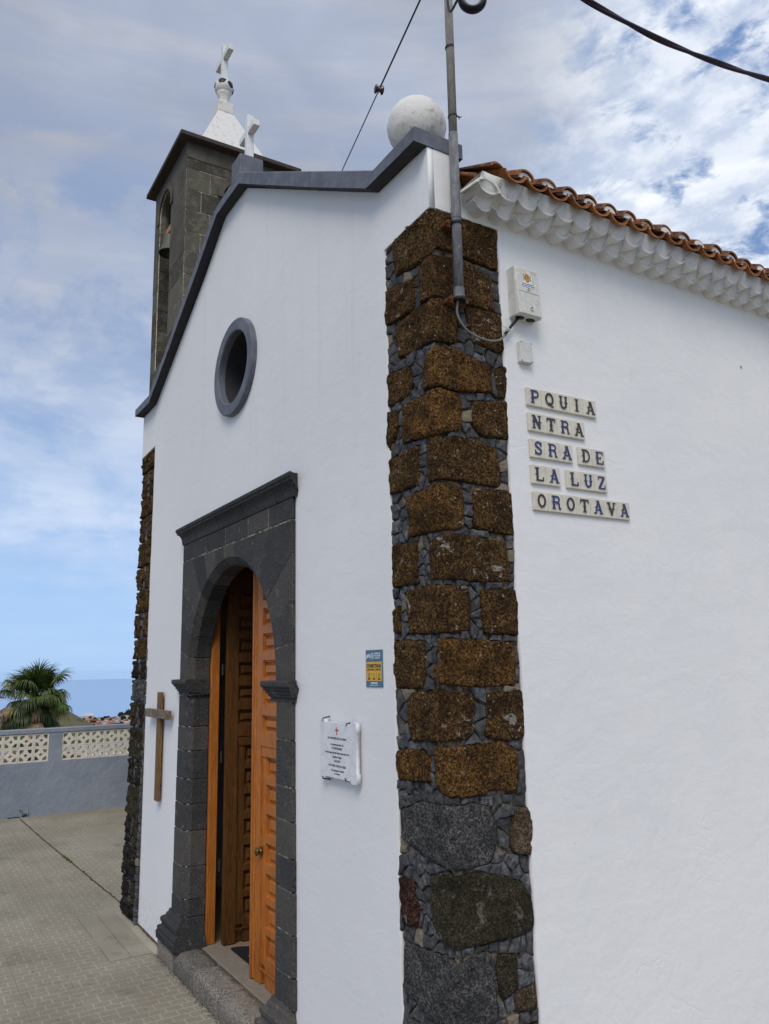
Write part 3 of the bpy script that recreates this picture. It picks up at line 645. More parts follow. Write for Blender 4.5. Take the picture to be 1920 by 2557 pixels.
BIG[0][1][0:3] = [[-0.285, 3.546], [0.0, 3.546], [0.341, 3.548]]
BIG += [['g', [[-0.30, 0.57], [0.12, 0.59], [0.14, 0.34], [-0.28, 0.33]]], ['m', [[0.19, 0.58], [0.335, 0.58], [0.335, 0.36], [0.2, 0.35]]],
        ['m', [[-0.2, 0.29], [0.2, 0.28], [0.22, 0.04], [-0.22, 0.03]]], ['g', [[0.25, 0.31], [0.335, 0.3], [0.335, 0.05], [0.26, 0.04]]], ['t', [[-0.33, 0.28], [-0.25, 0.28], [-0.26, 0.04], [-0.33, 0.03]]]]
q1 = quoin('corner_quoin', BIG, fold_right, -0.341, 0.342, 0.0, 3.55, 0, 0.033)
rows = [3.553, 3.40, 3.19, 3.02, 2.82, 2.61, 2.425, 2.235, 2.04, 1.875, 1.725, 1.55, 1.357, 1.126, 0.927, 0.707, 0.508, 0.272, 0.115, 0.0]
LB = []; rl = random.Random(5)
for i in range(len(rows) - 1):
    zt, zb = rows[i] - 0.010, rows[i + 1] + 0.006
    w = 0.385 - 0.035 * (1 - 0.5 * (zt + zb) / 3.55)
    kk = ('b' if i < 9 else rl.choice('kkkmk')) if i != 10 else 'g'
    j = lambda: rl.uniform(-0.008, 0.008)
    if i % 2 == 0 or i == 10 or i == 18: LB.append([kk, [[-0.20 + j(), zt], [w + j(), zt + j() * .4], [w + j(), zb], [-0.18, zb]]])
    else:
        m_ = 0.16 + j() * 3
        LB.append([kk, [[-0.12 + j(), zt], [m_, zt], [m_ + j(), zb], [-0.13, zb]]]); LB.append([rl.choice('bb') if i < 9 else rl.choice('kmk'), [[m_ + 0.075 + j(), zt + j() * .3], [w, zt], [w, zb], [m_ + 0.07, zb]]])
        LB.append(['k', [[-0.34, zt], [-0.17, zt], [-0.18, zb], [-0.34, zb]]])
q2 = quoin('corner_quoin', LB, fold_left, -0.345, 0.392, 0.0, 3.553, 0, 0.036, seed0=50, rough=0.009, grow=0.0)

# ------------------------------------------------------------------ doorway of dark stone
ds = link_mesh('door_surround', [(-2.99, 0.0275, 0.1), (-2.82, 0.0275, 0.1), (-2.82, 0.0275, 0.12), (-2.99, 0.0275, 0.12)], [(0, 1, 2, 3)], MATS['stone_joint'], church)
# lime bedding behind the blocks
def strip(name, pts_front, y0, y1, mat, parent): return curve_plate(name, pts_front, [], mapF, y0, y1, mat, parent)
b = B()
for xa, xb in ((-2.992, -2.866), (-1.394, -1.238)): B().box(xa, xb, -0.0180, 0.110, 0.30, 1.64).build('joint', MATS['stone_joint'], ds)
for xa, xb in ((-2.866, -2.806), (-1.454, -1.394)): B().box(xa, xb, 0.024, 0.110, 0.30, 1.64).build('joint', MATS['stone_joint'], ds)
ring_out = [(-2.992, 1.72), (-2.992, 2.62), (-1.232, 2.62), (-1.232, 1.72), (AX + 0.726, 1.72)] + arc(AX, AZ, 0.726, 0.726, 0, 180, 30)[1:]
curve_plate('joint', ring_out, [], mapF, -0.0180, 0.110, MATS['stone_joint'], ds)
def jamb(mir, z0, z1, outx):
    """one jamb block, chamfered towards the opening (plan outline lofted upwards)"""
    X = (lambda x: x) if not mir else (lambda x: 2 * AX - x)
    pl = [(outx, -0.020), (-2.852, -0.020), (-2.800, 0.018), (-2.798, 0.116), (outx, 0.116)]
    b = B(); b.loft([[(X(x) , y, z) for x, y in pl] for z in (z0 + 0.0025, z1 - 0.0025)])
    return b.build('block', MATS['ashlar'], ds, bevel=0.004)
for z in ([1.625, 1.43, 1.28, 1.109, 0.958, 0.80, 0.59, 0.40, 0.30],): 
    for i in range(len(z) - 1): jamb(False, z[i + 1], z[i], -2.998 - 0.06 * (1 - z[i] / 1.7) )
for z in ([1.628, 1.451, 1.238, 1.087, 0.927, 0.786, 0.606, 0.43, 0.30],):
    for i in range(len(z) - 1): jamb(True, z[i + 1], z[i], -3.030 - 0.03 * (1 - z[i] / 1.7))
# voussoirs and spandrel blocks: joints run from the arch to the outer rectangle
J = [((-2.80, 1.865), (-3.0, 1.908)), ((-2.757, 2.002), (-3.0, 2.102)), ((-2.678, 2.116), (-3.0, 2.330)), ((-2.59, 2.227), (-2.805, 2.508)), ((-2.472, 2.315), (-2.565, 2.508)),
     ((-2.355, 2.35), (-2.370, 2.508)), ((-2.185, 2.371), (-2.200, 2.508)), ((-2.042, 2.377), (-2.032, 2.508)), ((-1.889, 2.344), (-1.869, 2.508)), ((-1.759, 2.299), (-1.694, 2.508)),
     ((-1.666, 2.254), (-1.505, 2.508)), ((-1.554, 2.129), (-1.225, 2.345)), ((-1.475, 2.006), (-1.225, 2.108)), ((-1.459, 1.878), (-1.225, 1.905))]
ang = [math.degrees(atan2(p[0][1] - AZ, p[0][0] - AX)) for p in J]
ang = [180.0] + ang + [0.0]; outp = [(-3.0, 1.725)] + [p[1] for p in J] + [(-1.225, 1.725)]
gp = 0.0028
for i in range(len(ang) - 1):
    a0, a1 = ang[i], ang[i + 1]; o0, o1 = Vector(outp[i]), Vector(outp[i + 1]); mid = []
    if o0.x < -2.99 and o1.x > -2.99: mid = [(-3.0, 2.508)]
    if o0.y > 2.50 and o1.y < 2.50: mid = [(-1.225, 2.508)]
    def outline(r):
        inn = arc(AX, AZ, r, r, a1, a0, 6)
        poly = [Vector(p) for p in inn] + [o0] + [Vector(p) for p in mid] + [o1]
        c = sum(poly, Vector((0, 0))) / len(poly)
        return [p + (c - p).normalized() * gp for p in poly]
    b = B(); b.loft([[(p.x, y, p.y) for p in outline(r)] for y, r in ((-0.020, 0.712), (0.018, 0.668), (0.116, 0.667))])
    b.build('block', MATS['ashlar'], ds, bevel=0.0025)
lx = [-3.0, -2.54, -2.177, -1.815, -1.525, -1.225]
for i in range(5):
    B().cbox(lx[i] + gp, lx[i + 1] - gp, -0.020, 0.116, 2.513, 2.622, 0.004).build('block', MATS['ashlar'], ds)
# moulded cornice and capitals: a profile run round three sides
def moulding(name, xa, xb, prof, yb, mat, seglen=None, ends=(True, True)):
    """prof: list of (outward, z). Runs along x from xa to xb on the wall and returns at both ends"""
    cuts = [xa, xb] if not seglen else seglen
    for k in range(len(cuts) - 1):
        a, c = cuts[k], cuts[k + 1]; rings = []
        first, last = (k == 0 and ends[0]), (k == len(cuts) - 2 and ends[1])
        xs = [a + (0 if first else gp * .7)] + [a + (c - a) * t for t in (0.25, 0.5, 0.75)] + [c - (0 if last else gp * .7)]
        b = B()
        for n_, x in enumerate(xs):
            ring = []
            for o_, z in prof:
                xx = x
                if n_ == 0 and first: xx = x - o_
                if n_ == len(xs) - 1 and last: xx = x + o_
                ring.append((xx, -o_, z))
            ring += [((xs[0] if 0 else ring[-1][0]), yb, prof[-1][1]), (ring[0][0], yb, prof[0][1])]
            rings.append(ring)
        b.loft(rings); o = b.build(name, mat, ds); autosmooth(o, 20)
pc = [(0.022, 2.624), (0.026, 2.632), (0.030, 2.640), (0.032, 2.652), (0.036, 2.664), (0.043, 2.676), (0.055, 2.688), (0.070, 2.696), (0.086, 2.700), (0.088, 2.704), (0.088, 2.712), (0.098, 2.716), (0.102, 2.722), (0.102, 2.734), (0.098, 2.738), (0.02, 2.742)]
pc = [(0.022 + (o_ - 0.022) * 0.52, z) for o_, z in pc]
moulding('cornice', -2.985, -1.225, pc, 0.02, MATS['ashlar'], [-2.985, -2.30, -1.86, -1.417, -1.225])
pcap = [(0.0215, 1.6275), (0.0215, 1.648), (0.036, 1.650), (0.037, 1.661), (0.050, 1.665), (0.052, 1.677), (0.066, 1.682), (0.069, 1.692), (0.082, 1.697), (0.086, 1.703), (0.086, 1.720), (0.080, 1.726), (0.02, 1.728)]
pcap = [(0.0215 + (o_ - 0.0215) * 0.62, z) for o_, z in pcap]
moulding('capital', -2.985, -2.805, pcap, 0.118, MATS['ashlar']); moulding('capital', -1.455, -1.235, pcap, 0.118, MATS['ashlar'])
pbase = [(0.085, 0.125), (0.088, 0.165), (0.080, 0.175), (0.082, 0.190), (0.075, 0.200), (0.060, 0.205), (0.058, 0.215), (0.066, 0.225), (0.066, 0.245), (0.056, 0.255), (0.040, 0.262), (0.036, 0.275), (0.026, 0.285), (0.022, 0.300)]
moulding('plinth', -3.055, -2.84, pbase, 0.118, MATS['ashlar']); moulding('plinth', -1.42, -1.250, pbase, 0.118, MATS['ashlar'])
B().cbox(-3.06, -2.80, 0.0, 0.117, 0.13, 0.298, 0.003).cbox(-1.46, -1.245, 0.0, 0.117, 0.13, 0.298, 0.003).build('plinth_core', MATS['ashlar'], ds)
# step of rough stones with a paler threshold
sx = [-3.19, -2.86, -2.47, -2.05, -1.62, -1.20, -0.98]
for i in range(len(sx) - 1):
    vs = []; fs = []; nx, ny = 14, 10
    a, c = sx[i] + 0.003, sx[i + 1] - 0.003
    prof = [(-0.060, -0.01), (-0.066, 0.03), (-0.068, 0.07), (-0.066, 0.098), (-0.058, 0.115), (-0.040, 0.124), (0.0, 0.127), (0.045, 0.127), (0.085, 0.125), (0.088, 0.0)]
    for u in range(nx + 1):
        x = a + (c - a) * u / nx; e = 0.006 if u in (0, nx) else 0
        for (y, z) in prof:
            n_ = noise.noise(Vector((x * 16, y * 30, z * 30))) * 0.007 + noise.noise(Vector((x * 45, y * 45, z * 45))) * 0.003
            vs.append((x, y + n_ + (e if y < 0.05 else 0), max(-0.02, z + (n_ if y > -0.05 else 0) - e)))
    m_ = len(prof)
    for u in range(nx):
        for w in range(m_ - 1): fs.append((u * m_ + w, (u + 1) * m_ + w, (u + 1) * m_ + w + 1, u * m_ + w + 1))
    fs.append(tuple(range(m_))); fs.append(tuple(nx * m_ + w for w in range(m_))[::-1])
    B().add(vs, fs).build('step_stone', MATS['step_stone'], ds, smooth=True)
B().cbox(-2.80, -2.10, 0.090, 0.215, 0.05, 0.131, 0.004).build('threshold', MATS['threshold'], ds)
B().cbox(-2.095, -1.46, 0.090, 0.215, 0.05, 0.131, 0.004).build('threshold', MATS['threshold'], ds)
B().box(-4.34, 0.0, -0.012, 0.0, -0.01, 0.012)

# ------------------------------------------------------------------ door leaves of panelled wood
W1, W2 = MATS['door_wood'], MATS['door_wood_shaded']
def panel(b, x0, x1, z0, z1, y, f):
    """raised and fielded panel; f maps (x, depth, z) -> world, depth grows outwards"""
    r = [(0.0, 0.0), (0.003, -0.012), (0.010, -0.012), (0.012, -0.024), (0.022, -0.024), (0.034, -0.008), (0.040, -0.008)]
    rings = []
    for i, d in r:
        i = min(i, (x1 - x0) * 0.42, (z1 - z0) * 0.42)
        rings.append([f(x0 + i, y + d, z0 + i), f(x1 - i, y + d, z0 + i), f(x1 - i, y + d, z1 - i), f(x0 + i, y + d, z1 - i)])
    n = len(rings); vs = [p for q_ in rings for p in q_]; fs = []
    for k in range(n - 1):
        for i in range(4): j = (i + 1) % 4; fs.append((k * 4 + i, k * 4 + j, (k + 1) * 4 + j, (k + 1) * 4 + i))
    fs.append(tuple((n - 1) * 4 + i for i in range(4))); b.add(vs, fs)
def leaf(x0, x1, rows_, f, mat, name, th=0.042, wicket=None, stile=0.085, mid=0.028):
    """frame of stiles and rails with openings, each filled by a panel part"""
    root = None; b = B()
    def bx(a, c, d0, d1, z0, z1):
        vs = [f(x, y, z) for x in (a, c) for y in (d0, d1) for z in (z0, z1)]
        b.add(vs, [(0, 1, 3, 2), (4, 6, 7, 5), (0, 4, 5, 1), (2, 3, 7, 6), (0, 2, 6, 4), (1, 5, 7, 3)])
    zs = sorted(rows_, key=lambda r: r[0])
    bx(x0, x1, -th, -0.028, 0.135, 2.46)                        # back board
    cells = []; prev = 0.135
    for (z0, z1, kind, inset) in zs:
        a, c = x0 + stile + inset, x1 - stile - inset
        bx(x0 + stile + (inset if inset else 0), x1 - stile - (inset if inset else 0), -0.028, 0.0 if not inset else -0.006, prev, z0)
        if kind == 1: cells.append((a, c, z0, z1, inset))
        else:
            m0, m1 = (a + c) / 2 - mid / 2, (a + c) / 2 + mid / 2; bx(m0, m1, -0.028, 0.0 if not inset else -0.006, z0, z1)
            cells.append((a, m0, z0, z1, inset)); cells.append((m1, c, z0, z1, inset))
        prev = z1
    bx(x0 + stile, x1 - stile, -0.028, 0.0, prev, 2.46)
    bx(x0, x0 + stile, -0.028, 0.0, 0.135, 2.46); bx(x1 - stile, x1, -0.028, 0.0, 0.135, 2.46)
    zi = [r for r in zs if r[3]]
    if zi:
        ins = zi[0][3]; zt = zi[-1][1]
        bx(x0 + stile, x0 + stile + ins, -0.028, -0.006, 0.236, zt); bx(x1 - stile - ins, x1 - stile, -0.028, -0.006, 0.236, zt)
        # fine bead round the wicket door
        w0, w1_ = x0 + stile - 0.010, x1 - stile + 0.010
        bx(w0, w0 + 0.009, 0.0, 0.005, 0.21, 1.372); bx(w1_ - 0.009, w1_, 0.0, 0.005, 0.21, 1.372); bx(w0 + 0.0092, w1_ - 0.0092, 0.0, 0.005, 1.362, 1.372); bx(w0 + 0.0092, w1_ - 0.0092, 0.0, 0.005, 0.21, 0.219)
    root = b.build(name, mat, church)
    for (a, c, z0, z1, ins) in cells:
        pb = B(); panel(pb, a, c, z0, z1, 0.0 if not ins else -0.006, f); pb.build('panel', mat, root)
    return root
rows_up = [(1.434, 1.528, 2, 0), (1.585, 1.680, 1, 0), (1.732, 1.833, 2, 0), (1.882, 1.984, 1, 0), (2.032, 2.130, 2, 0), (2.176, 2.30, 1, 0)]
rows_lo = [(0.275, 0.391, 1, .05), (0.426, 0.544, 2, .05), (0.580, 0.697, 1, .05), (0.746, 0.852, 2, .05), (0.896, 1.004, 1, .05), (1.048, 1.158, 2, .05), (1.202, 1.305, 1, .05)]
fr = lambda x, d, z: (x, 0.160 - d, z)
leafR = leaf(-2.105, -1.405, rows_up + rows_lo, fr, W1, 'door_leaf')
b = B()                                                        # rounded meeting stile
b.cbox(-2.157, -2.1052, 0.152, 0.202, 0.135, 2.46, 0.006).cbox(-2.142, -2.118, 0.147, 0.1525, 0.135, 2.46, 0.002); b.build('meeting_stile', W1, leafR)
b = B(); b.cbox(-2.032, -2.0, 0.155, 0.1602, 0.78, 0.83, 0.002); kb = b.build('lock_plate', MATS['brass'], leafR)
b = B(); rr = [(0.016, 0.1595), (0.018, 0.154), (0.009, 0.151), (0.010, 0.144), (0.020, 0.139), (0.022, 0.132), (0.017, 0.126), (0.004, 0.124)]
b.loft([[(-2.016 + r * cos(2 * pi * k / 16), y, 0.803 + r * sin(2 * pi * k / 16)) for k in range(16)] for r, y in rr]); b.build('knob', MATS['brass'], leafR, smooth=True)
fl = lambda x, d, z: (-2.705 + d, x, z)
rows_l = [(z0, z1, 3 - k if 0 else k, i) for z0, z1, k, i in rows_up + rows_lo]
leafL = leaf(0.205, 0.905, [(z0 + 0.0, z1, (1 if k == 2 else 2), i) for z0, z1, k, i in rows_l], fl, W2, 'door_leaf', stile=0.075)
B().cbox(-2.802, -2.772, 0.1185, 0.175, 0.132, 2.30, 0.003).build('door_frame', W1, church)
B().cbox(-1.488, -1.458, 0.1185, 0.1565, 0.132, 2.30, 0.003).build('door_frame', W1, church)
for z in (0.55, 1.2, 1.75): B().tube([(-2.755, 0.190, z), (-2.755, 0.190, z + 0.07)], 0.009, 10).build('hinge', MATS['iron'], church)
# half-round doormat
md = [(-2.36 + 0.27 * cos(radians(a)), 0.226 + 0.20 * sin(radians(a))) for a in range(0, 181, 9)]
b = B(); b.loft([[(x, y, z) for x, y in md] for z in (0.1285, 0.139)])
mt = b.build('doormat', MATS['mat_black'], church.parent if church.parent else None); tag(mt, 'black half-round doormat with a red motif just inside the church door', 'doormat')
b = B(); b.loft([[(-2.42 + 0.055 * cos(a) * (1 + .3 * sin(3 * a)), 0.29 + 0.032 * sin(a), z) for a in [2 * pi * k / 18 for k in range(18)]] for z in (0.1385, 0.141)]); b.build('motif', MATS['mat_red'], mt)

# ------------------------------------------------------------------ eaves and roof
def wprof(t, A, f):
    u = abs(t % 1.0 - 0.5); hw = 0.33 if f > 0.2 else 0.44
    return -A * sqrt(max(0.0, 1 - (u / hw) ** 2)) if u < hw else f * A * sqrt(max(0.0, 1 - ((u - 0.5) / (0.5 - hw)) ** 2))
def wave(per, A, th, x0, x1, n=28, rise=0.0, f=0.6):
    """one corrugation from crest to crest, running inwards from x1 (front) to x0"""
    def prof(t): return -A * cos(2 * pi * t) * -1
    lo = [(per * t, wprof(t, A, f)) for t in [k / n for k in range(n + 1)]]
    ring = lambda x, r: [(x, y, z + r) for y, z in lo] + [(x, y, z + th + r) for y, z in reversed(lo)]
    b = B(); b.loft([ring(x0, rise), ring(x1 - 0.002, 0), ring(x1, -0.001)]); return b
eave = link_mesh('eave', [(0, 0.17, 3.645), (0.030, 0.17, 3.645), (0.030, WEND, 3.645), (0, WEND, 3.645), (0, 0.17, 3.60), (0.012, 0.17, 3.602), (0.012, WEND, 3.602), (0, WEND, 3.60)],
                 [(0, 1, 2, 3), (4, 5, 6, 7), (1, 5, 6, 2), (0, 4, 5, 1), (3, 2, 6, 7)], MATS['eave_white'], church)
def eave_row(per, A, zU, x1, phase, count, fill_top, fill_x, f):
    me = wave(per, A, 0.010, -0.01, x1, f=f).build('eave_tile', MATS['eave_white'], eave, smooth=True)
    me.modifiers.new('e', 'EDGE_SPLIT').split_angle = radians(50)
    me.location = (0, phase, zU + A)
    for i in range(1, count):
        c = copy_obj(me); c.location = (random.uniform(-0.004, 0.004), phase + per * i, zU + A + random.uniform(-0.0025, 0.0025)); c.rotation_euler = (random.uniform(-0.02, 0.02), random.uniform(-0.03, 0.03), 0)
    # mortar fill between this row and the next: follows the corrugation below, straight above
    vs = []; fs = []; n = int(count * 24)
    for k in range(n + 1):
        y = phase + per * k / 24; zb = zU + A + wprof(k / 24, A, f) + 0.005
        j = 0.003 * noise.noise(Vector((y * 14, zU * 9, 1)))
        vs += [(x1 - 0.005 + j, y, zb), (x1 - 0.004 + j, y, zb + 0.006), (fill_x + j, y, fill_top + j), (-0.01, y, fill_top), (-0.01, y, zb)]
    for k in range(n):
        for a in range(4): fs.append((k * 5 + a, (k + 1) * 5 + a, (k + 1) * 5 + a + 1, k * 5 + a + 1))
    B().add(vs, fs).build('mortar_fill', MATS['eave_white'], eave, smooth=True)
N2 = 66; eave_row(0.1050, 0.0230, 3.564, 0.060, 0.172, N2, 3.622, 0.102, 0.35)
eave_row(0.1020, 0.0270, 3.605, 0.116, 0.159, N2 + 2, 3.672, 0.142, 0.10)
# roof: barrel tiles along the eave, the slope behind as one corrugated sheet
SL = 0.50
roof = link_mesh('roof', [(0.10, 0.17, 3.652), (-2.145, 0.17, 4.66), (-2.145, WEND, 4.66), (0.10, WEND, 3.652), (-4.39, 0.17, 3.652), (-4.39, WEND, 3.652)],
                 [(0, 1, 2, 3), (1, 4, 5, 2)], MATS['terracotta'], church)
def half_pipe(r0, r1, L, th, up, n=12):
    """barrel tile along -x (front at x = 0), axis rising by SL; up=+1 cover, -1 channel"""
    b = B(); rings = []
    for k in range(4):
        x = -L * k / 3; r = r0 + (r1 - r0) * k / 3
        inn = [(x, -r * cos(pi * a / n), up * (r * 0.80 * sin(pi * a / n)) - SL * x) for a in range(n + 1)]
        ou = [(x, -(r + th) * cos(pi * a / n), up * ((r * 0.80 + th) * sin(pi * a / n)) - SL * x) for a in range(n + 1)]
        rings.append(inn + ou[::-1])
    b.loft(rings); return b
per = 0.1193; y0c = 0.4225; XE = 0.168
chan = half_pipe(0.047, 0.040, 0.34, 0.008, -1).build('roof_tile', MATS['terracotta'], roof); autosmooth(chan, 45); chan.location = (XE + 0.004, y0c - per, 3.698)
cov_ = half_pipe(0.036, 0.042, 0.34, 0.008, 1).build('roof_tile', MATS['terracotta'], roof); autosmooth(cov_, 45); cov_.location = (XE, y0c - per / 2, 3.694)
b = B(); b.loft([[(x, -0.034 * cos(pi * a / 10), 0.027 * sin(pi * a / 10) - 0.004 - SL * x) for a in range(11)] for x in (-0.009, -0.05)]); plug = b.build('mortar_plug', MATS['eave_white'], roof); plug.location = (XE, y0c - per / 2, 3.694)
NR = 58
for i in range(-1, NR):
    for src, yo, z in ((chan, 0.0, 3.698), (cov_, per / 2, 3.694), (plug, per / 2, 3.694)):
        if i == -1 and src is not None: continue
        c = copy_obj(src); c.location = (XE + random.uniform(-0.006, 0.006), y0c + per * i + yo + random.uniform(-0.002, 0.002), z + random.uniform(-0.003, 0.003)); c.rotation_euler = (random.uniform(-0.03, 0.03), 0, random.uniform(-0.03, 0.03))
# bedding mortar under the tile row
vs = []; fs = []; n = NR * 12
for k in range(n + 1):
    y = y0c - per / 2 + per * (k / 12 - 0.5); ph = (y - y0c) / per; zt = 3.652 + 0.034 * abs(sin(pi * ph)) ** 0.8 + 0.002
    j = 0.003 * noise.noise(Vector((y * 16, 3, 1)))
    vs += [(0.096 + j, y, 3.628), (0.122 + j, y, zt - 0.002), (-0.01, y, zt + 0.055)]
for k in range(n):
    for a in range(2): fs.append((k * 3 + a, (k + 1) * 3 + a, (k + 1) * 3 + a + 1, k * 3 + a + 1))
B().add(vs, fs).build('mortar_fill', MATS['eave_white'], eave, smooth=True)
# crooked first tiles against the parapet
for (x, y, z, rz, rx, s) in ((0.150, 0.235, 3.690, 0.10, -0.35, 1.05), (0.075, 0.190, 3.672, 0.55, -0.2, 0.9)):
    c = copy_obj(cov_); c.location = (x, y, z); c.rotation_euler = (rx, 0, rz); c.scale = (1, s, s)
b = B(); bt = lambda x, e: [(x, 0.052 * -cos(pi * a / 12), 0.030 * sin(pi * a / 12) + e) for a in range(13)] + [(x, 0.060 * cos(pi * a / 12), 0.040 * sin(pi * a / 12) + e) for a in range(13)]
b.loft([bt(0.02, 0.004), bt(0.08, 0.0), bt(0.132, -0.003)]); o = b.build('broken_tile', MATS['old_white'], eave); o.location = (0, 0.190, 3.622); o.rotation_euler = (-0.10, 0, 0.05)
b = B(); vs = []; fs = []; nn = 0
for sgn in (1, -1):
    ys = [0.18 + k * per / 8 for k in range(int((WEND - 0.18) / per * 8))]
    base = len(vs)
    for y in ys:
        h = 0.03 * cos(2 * pi * (y - y0c - per / 2) / per)
        for xx, zz_ in ((0.0 if sgn > 0 else -4.33, 3.745), (-2.145, 4.72)):
            vs.append((xx, y, zz_ + h))
    for k in range(len(ys) - 1): a = base + 2 * k; fs.append((a, a + 1, a + 3, a + 2))
B().add(vs, fs).build('roof_tiling', MATS['terracotta'], roof, kind='stuff', smooth=True)

# ================================================================== BELL TOWER
tower = thing('bell_tower', 'dark stone bell tower with arched openings and white pyramid spire rising behind the church', 'bell tower')
TX0, TX1, TY0, TY1 = -8.56, -7.07, 1.12, 2.63
tcx, tcy = (TX0 + TX1) / 2, (TY0 + TY1) / 2
ARF = (-8.03, 8.245, 0.29); ARS = (1.875, 8.10, 0.235); SILL = 5.92
def tw_out(a, c): return [(a, -0.5), (a, 8.75), (c, 8.75), (c, -0.5)]
def tw_hole(cx, cz, r): return [(cx - r, SILL)] + arc(cx, cz, r, r, 180, 0, 20) + [(cx + r, SILL)]
tin = 0.0022
curve_plate('wall', tw_out(TX0 + tin, TX1 - tin), [tw_hole(*ARF)], mapF, TY0 + tin, TY0 + 0.030, MATS['lime_joint'], tower)
curve_plate('wall', tw_out(TX0 + tin, TX1 - tin), [tw_hole(*ARF)], mapF, TY0 + 0.0305, TY0 + 0.175, MATS['tower_stone'], tower)
curve_plate('wall', tw_out(TX0 + tin, TX1 - tin), [], mapF, TY1 - 0.175, TY1, MATS['tower_stone'], tower)
curve_plate('wall', tw_out(TY0 + 0.176, TY1 - 0.176), [tw_hole(*ARS)], mapS, TX1 - tin, TX1 - 0.030, MATS['lime_joint'], tower)
curve_plate('wall', tw_out(TY0 + 0.176, TY1 - 0.176), [tw_hole(*ARS)], mapS, TX1 - 0.0305, TX1 - 0.175, MATS['tower_shade'], tower)
curve_plate('wall', tw_out(TY0 + 0.176, TY1 - 0.176), [], mapS, TX0, TX0 + 0.175, MATS['tower_shade'], tower)
B().box(TX0 + 0.18, TX1 - 0.18, TY0 + 0.18, TY1 - 0.18, 5.6, 5.75).build('bell_floor', MATS['tower_shade'], tower)
# reveal faces of the front opening, stone by stone
def block_poly(outline, y0, y1, mat, mp): return curve_plate('block', outline, [], mp, y0, y1, mat, tower)
ZC = [0.404 + 0.306 * k for k in range(-1, 26)]
ZC = [z for z in ZC if z > -0.3]
zj = [6.524 + 0.306 * k for k in range(-22, 7)]
def face_blocks(u0, u1, hole, mp, d0, d1, mat, zmax, off):
    """ashlar blocks of one face, cut round the opening"""
    cx, cz, r = hole
    for i in range(len(zj) - 1):
        a, c = zj[i] + 0.005, zj[i + 1] - 0.005
        if c > zmax: break
        if a < 5.0:                                            # hidden lower courses are wide blocks
            cuts = [u0, (u0 + u1) / 2 + (0.2 if i % 2 else -0.2), u1]
            for k in range(2): block_poly([(cuts[k] + 0.004, a), (cuts[k + 1] - 0.004, a), (cuts[k + 1] - 0.004, c), (cuts[k] + 0.004, c)], d0, d1, mat, mp)
            continue
        opn = c > SILL and a < cz + r
        half = r
        if opn and a > cz: half = sqrt(max(0, r * r - (a - cz) ** 2))
        if opn:
            segs = [(u0, cx - half), (cx + half, u1)]
        else: segs = [(u0, (u0 + u1) / 2 + (0.16 if i % 2 else -0.2)), ((u0 + u1) / 2 + (0.16 if i % 2 else -0.2), u1)]
        for k, (p, q_) in enumerate(segs):
            if q_ - p < 0.05: continue
            if opn:
                e = 0.004
                def edge(z): return sqrt(max(0.0, r * r - (z - cz) ** 2)) if z > cz else r
                zs_ = [a + (c - a) * t / 6 for t in range(7)]
                if k == 0: poly = [(p + e, a)] + [(cx - edge(z), z) for z in zs_] + [(p + e, c)]
                else: poly = [(q_ - e, c)] + [(cx + edge(z), z) for z in reversed(zs_)] + [(q_ - e, a)]
                w = q_ - p
                if w > 0.42 and k == (0 if off else 1):
                    m_ = (p + q_) / 2 + (0.07 if i % 2 else -0.05)
                    if k == 0: block_poly([(p + e, a), (m_ - e, a), (m_ - e, c), (p + e, c)], d0, d1, mat, mp); poly = [(m_ + e, a)] + poly[1:-1] + [(m_ + e, c)]
                    else: block_poly([(m_ + e, a), (q_ - e, a), (q_ - e, c), (m_ + e, c)], d0, d1, mat, mp); poly = [(m_ - e, c)] + poly[1:-1] + [(m_ - e, a)]
            else: poly = [(p + 0.004, a), (q_ - 0.004, a), (q_ - 0.004, c), (p + 0.004, c)]
            block_poly(poly, d0, d1, mat, mp)
face_blocks(TX0, TX1, ARF, mapF, TY0, TY0 + tin - 0.001, MATS['tower_stone'], 7.20, True)
face_blocks(TY0 + 0.001, TY1, ARS, mapS, TX1, TX1 - tin + 0.001, MATS['tower_stone'], 8.40, True)
# rendered upper front and top band
up = [(TX0, 7.142), (TX0, 8.745), (TX1, 8.745), (TX1, 7.142), (ARF[0] + 0.29, 7.142)] + arc(ARF[0], ARF[1], 0.29, 0.29, 0, 180, 20) + [(ARF[0] - 0.29, 7.142)]
curve_plate('render_coat', up, [], mapF, TY0 - 0.003, TY0 + tin - 0.001, MATS['tower_plaster'], tower)
curve_plate('band', [(TY0 + 0.001, 8.515), (TY0 + 0.001, 8.747), (TY1, 8.747), (TY1, 8.515)], [], mapS, TX1 + 0.008, TX1 - tin + 0.001, MATS['tower_plaster'], tower)
curve_plate('band', [(TY0 + 0.001, 8.364), (TY0 + 0.001, 8.512), (TY1, 8.512), (TY1, 8.364), (ARS[0], 8.364)], [], mapS, TX1, TX1 - tin + 0.001, MATS['tower_stone'], tower)
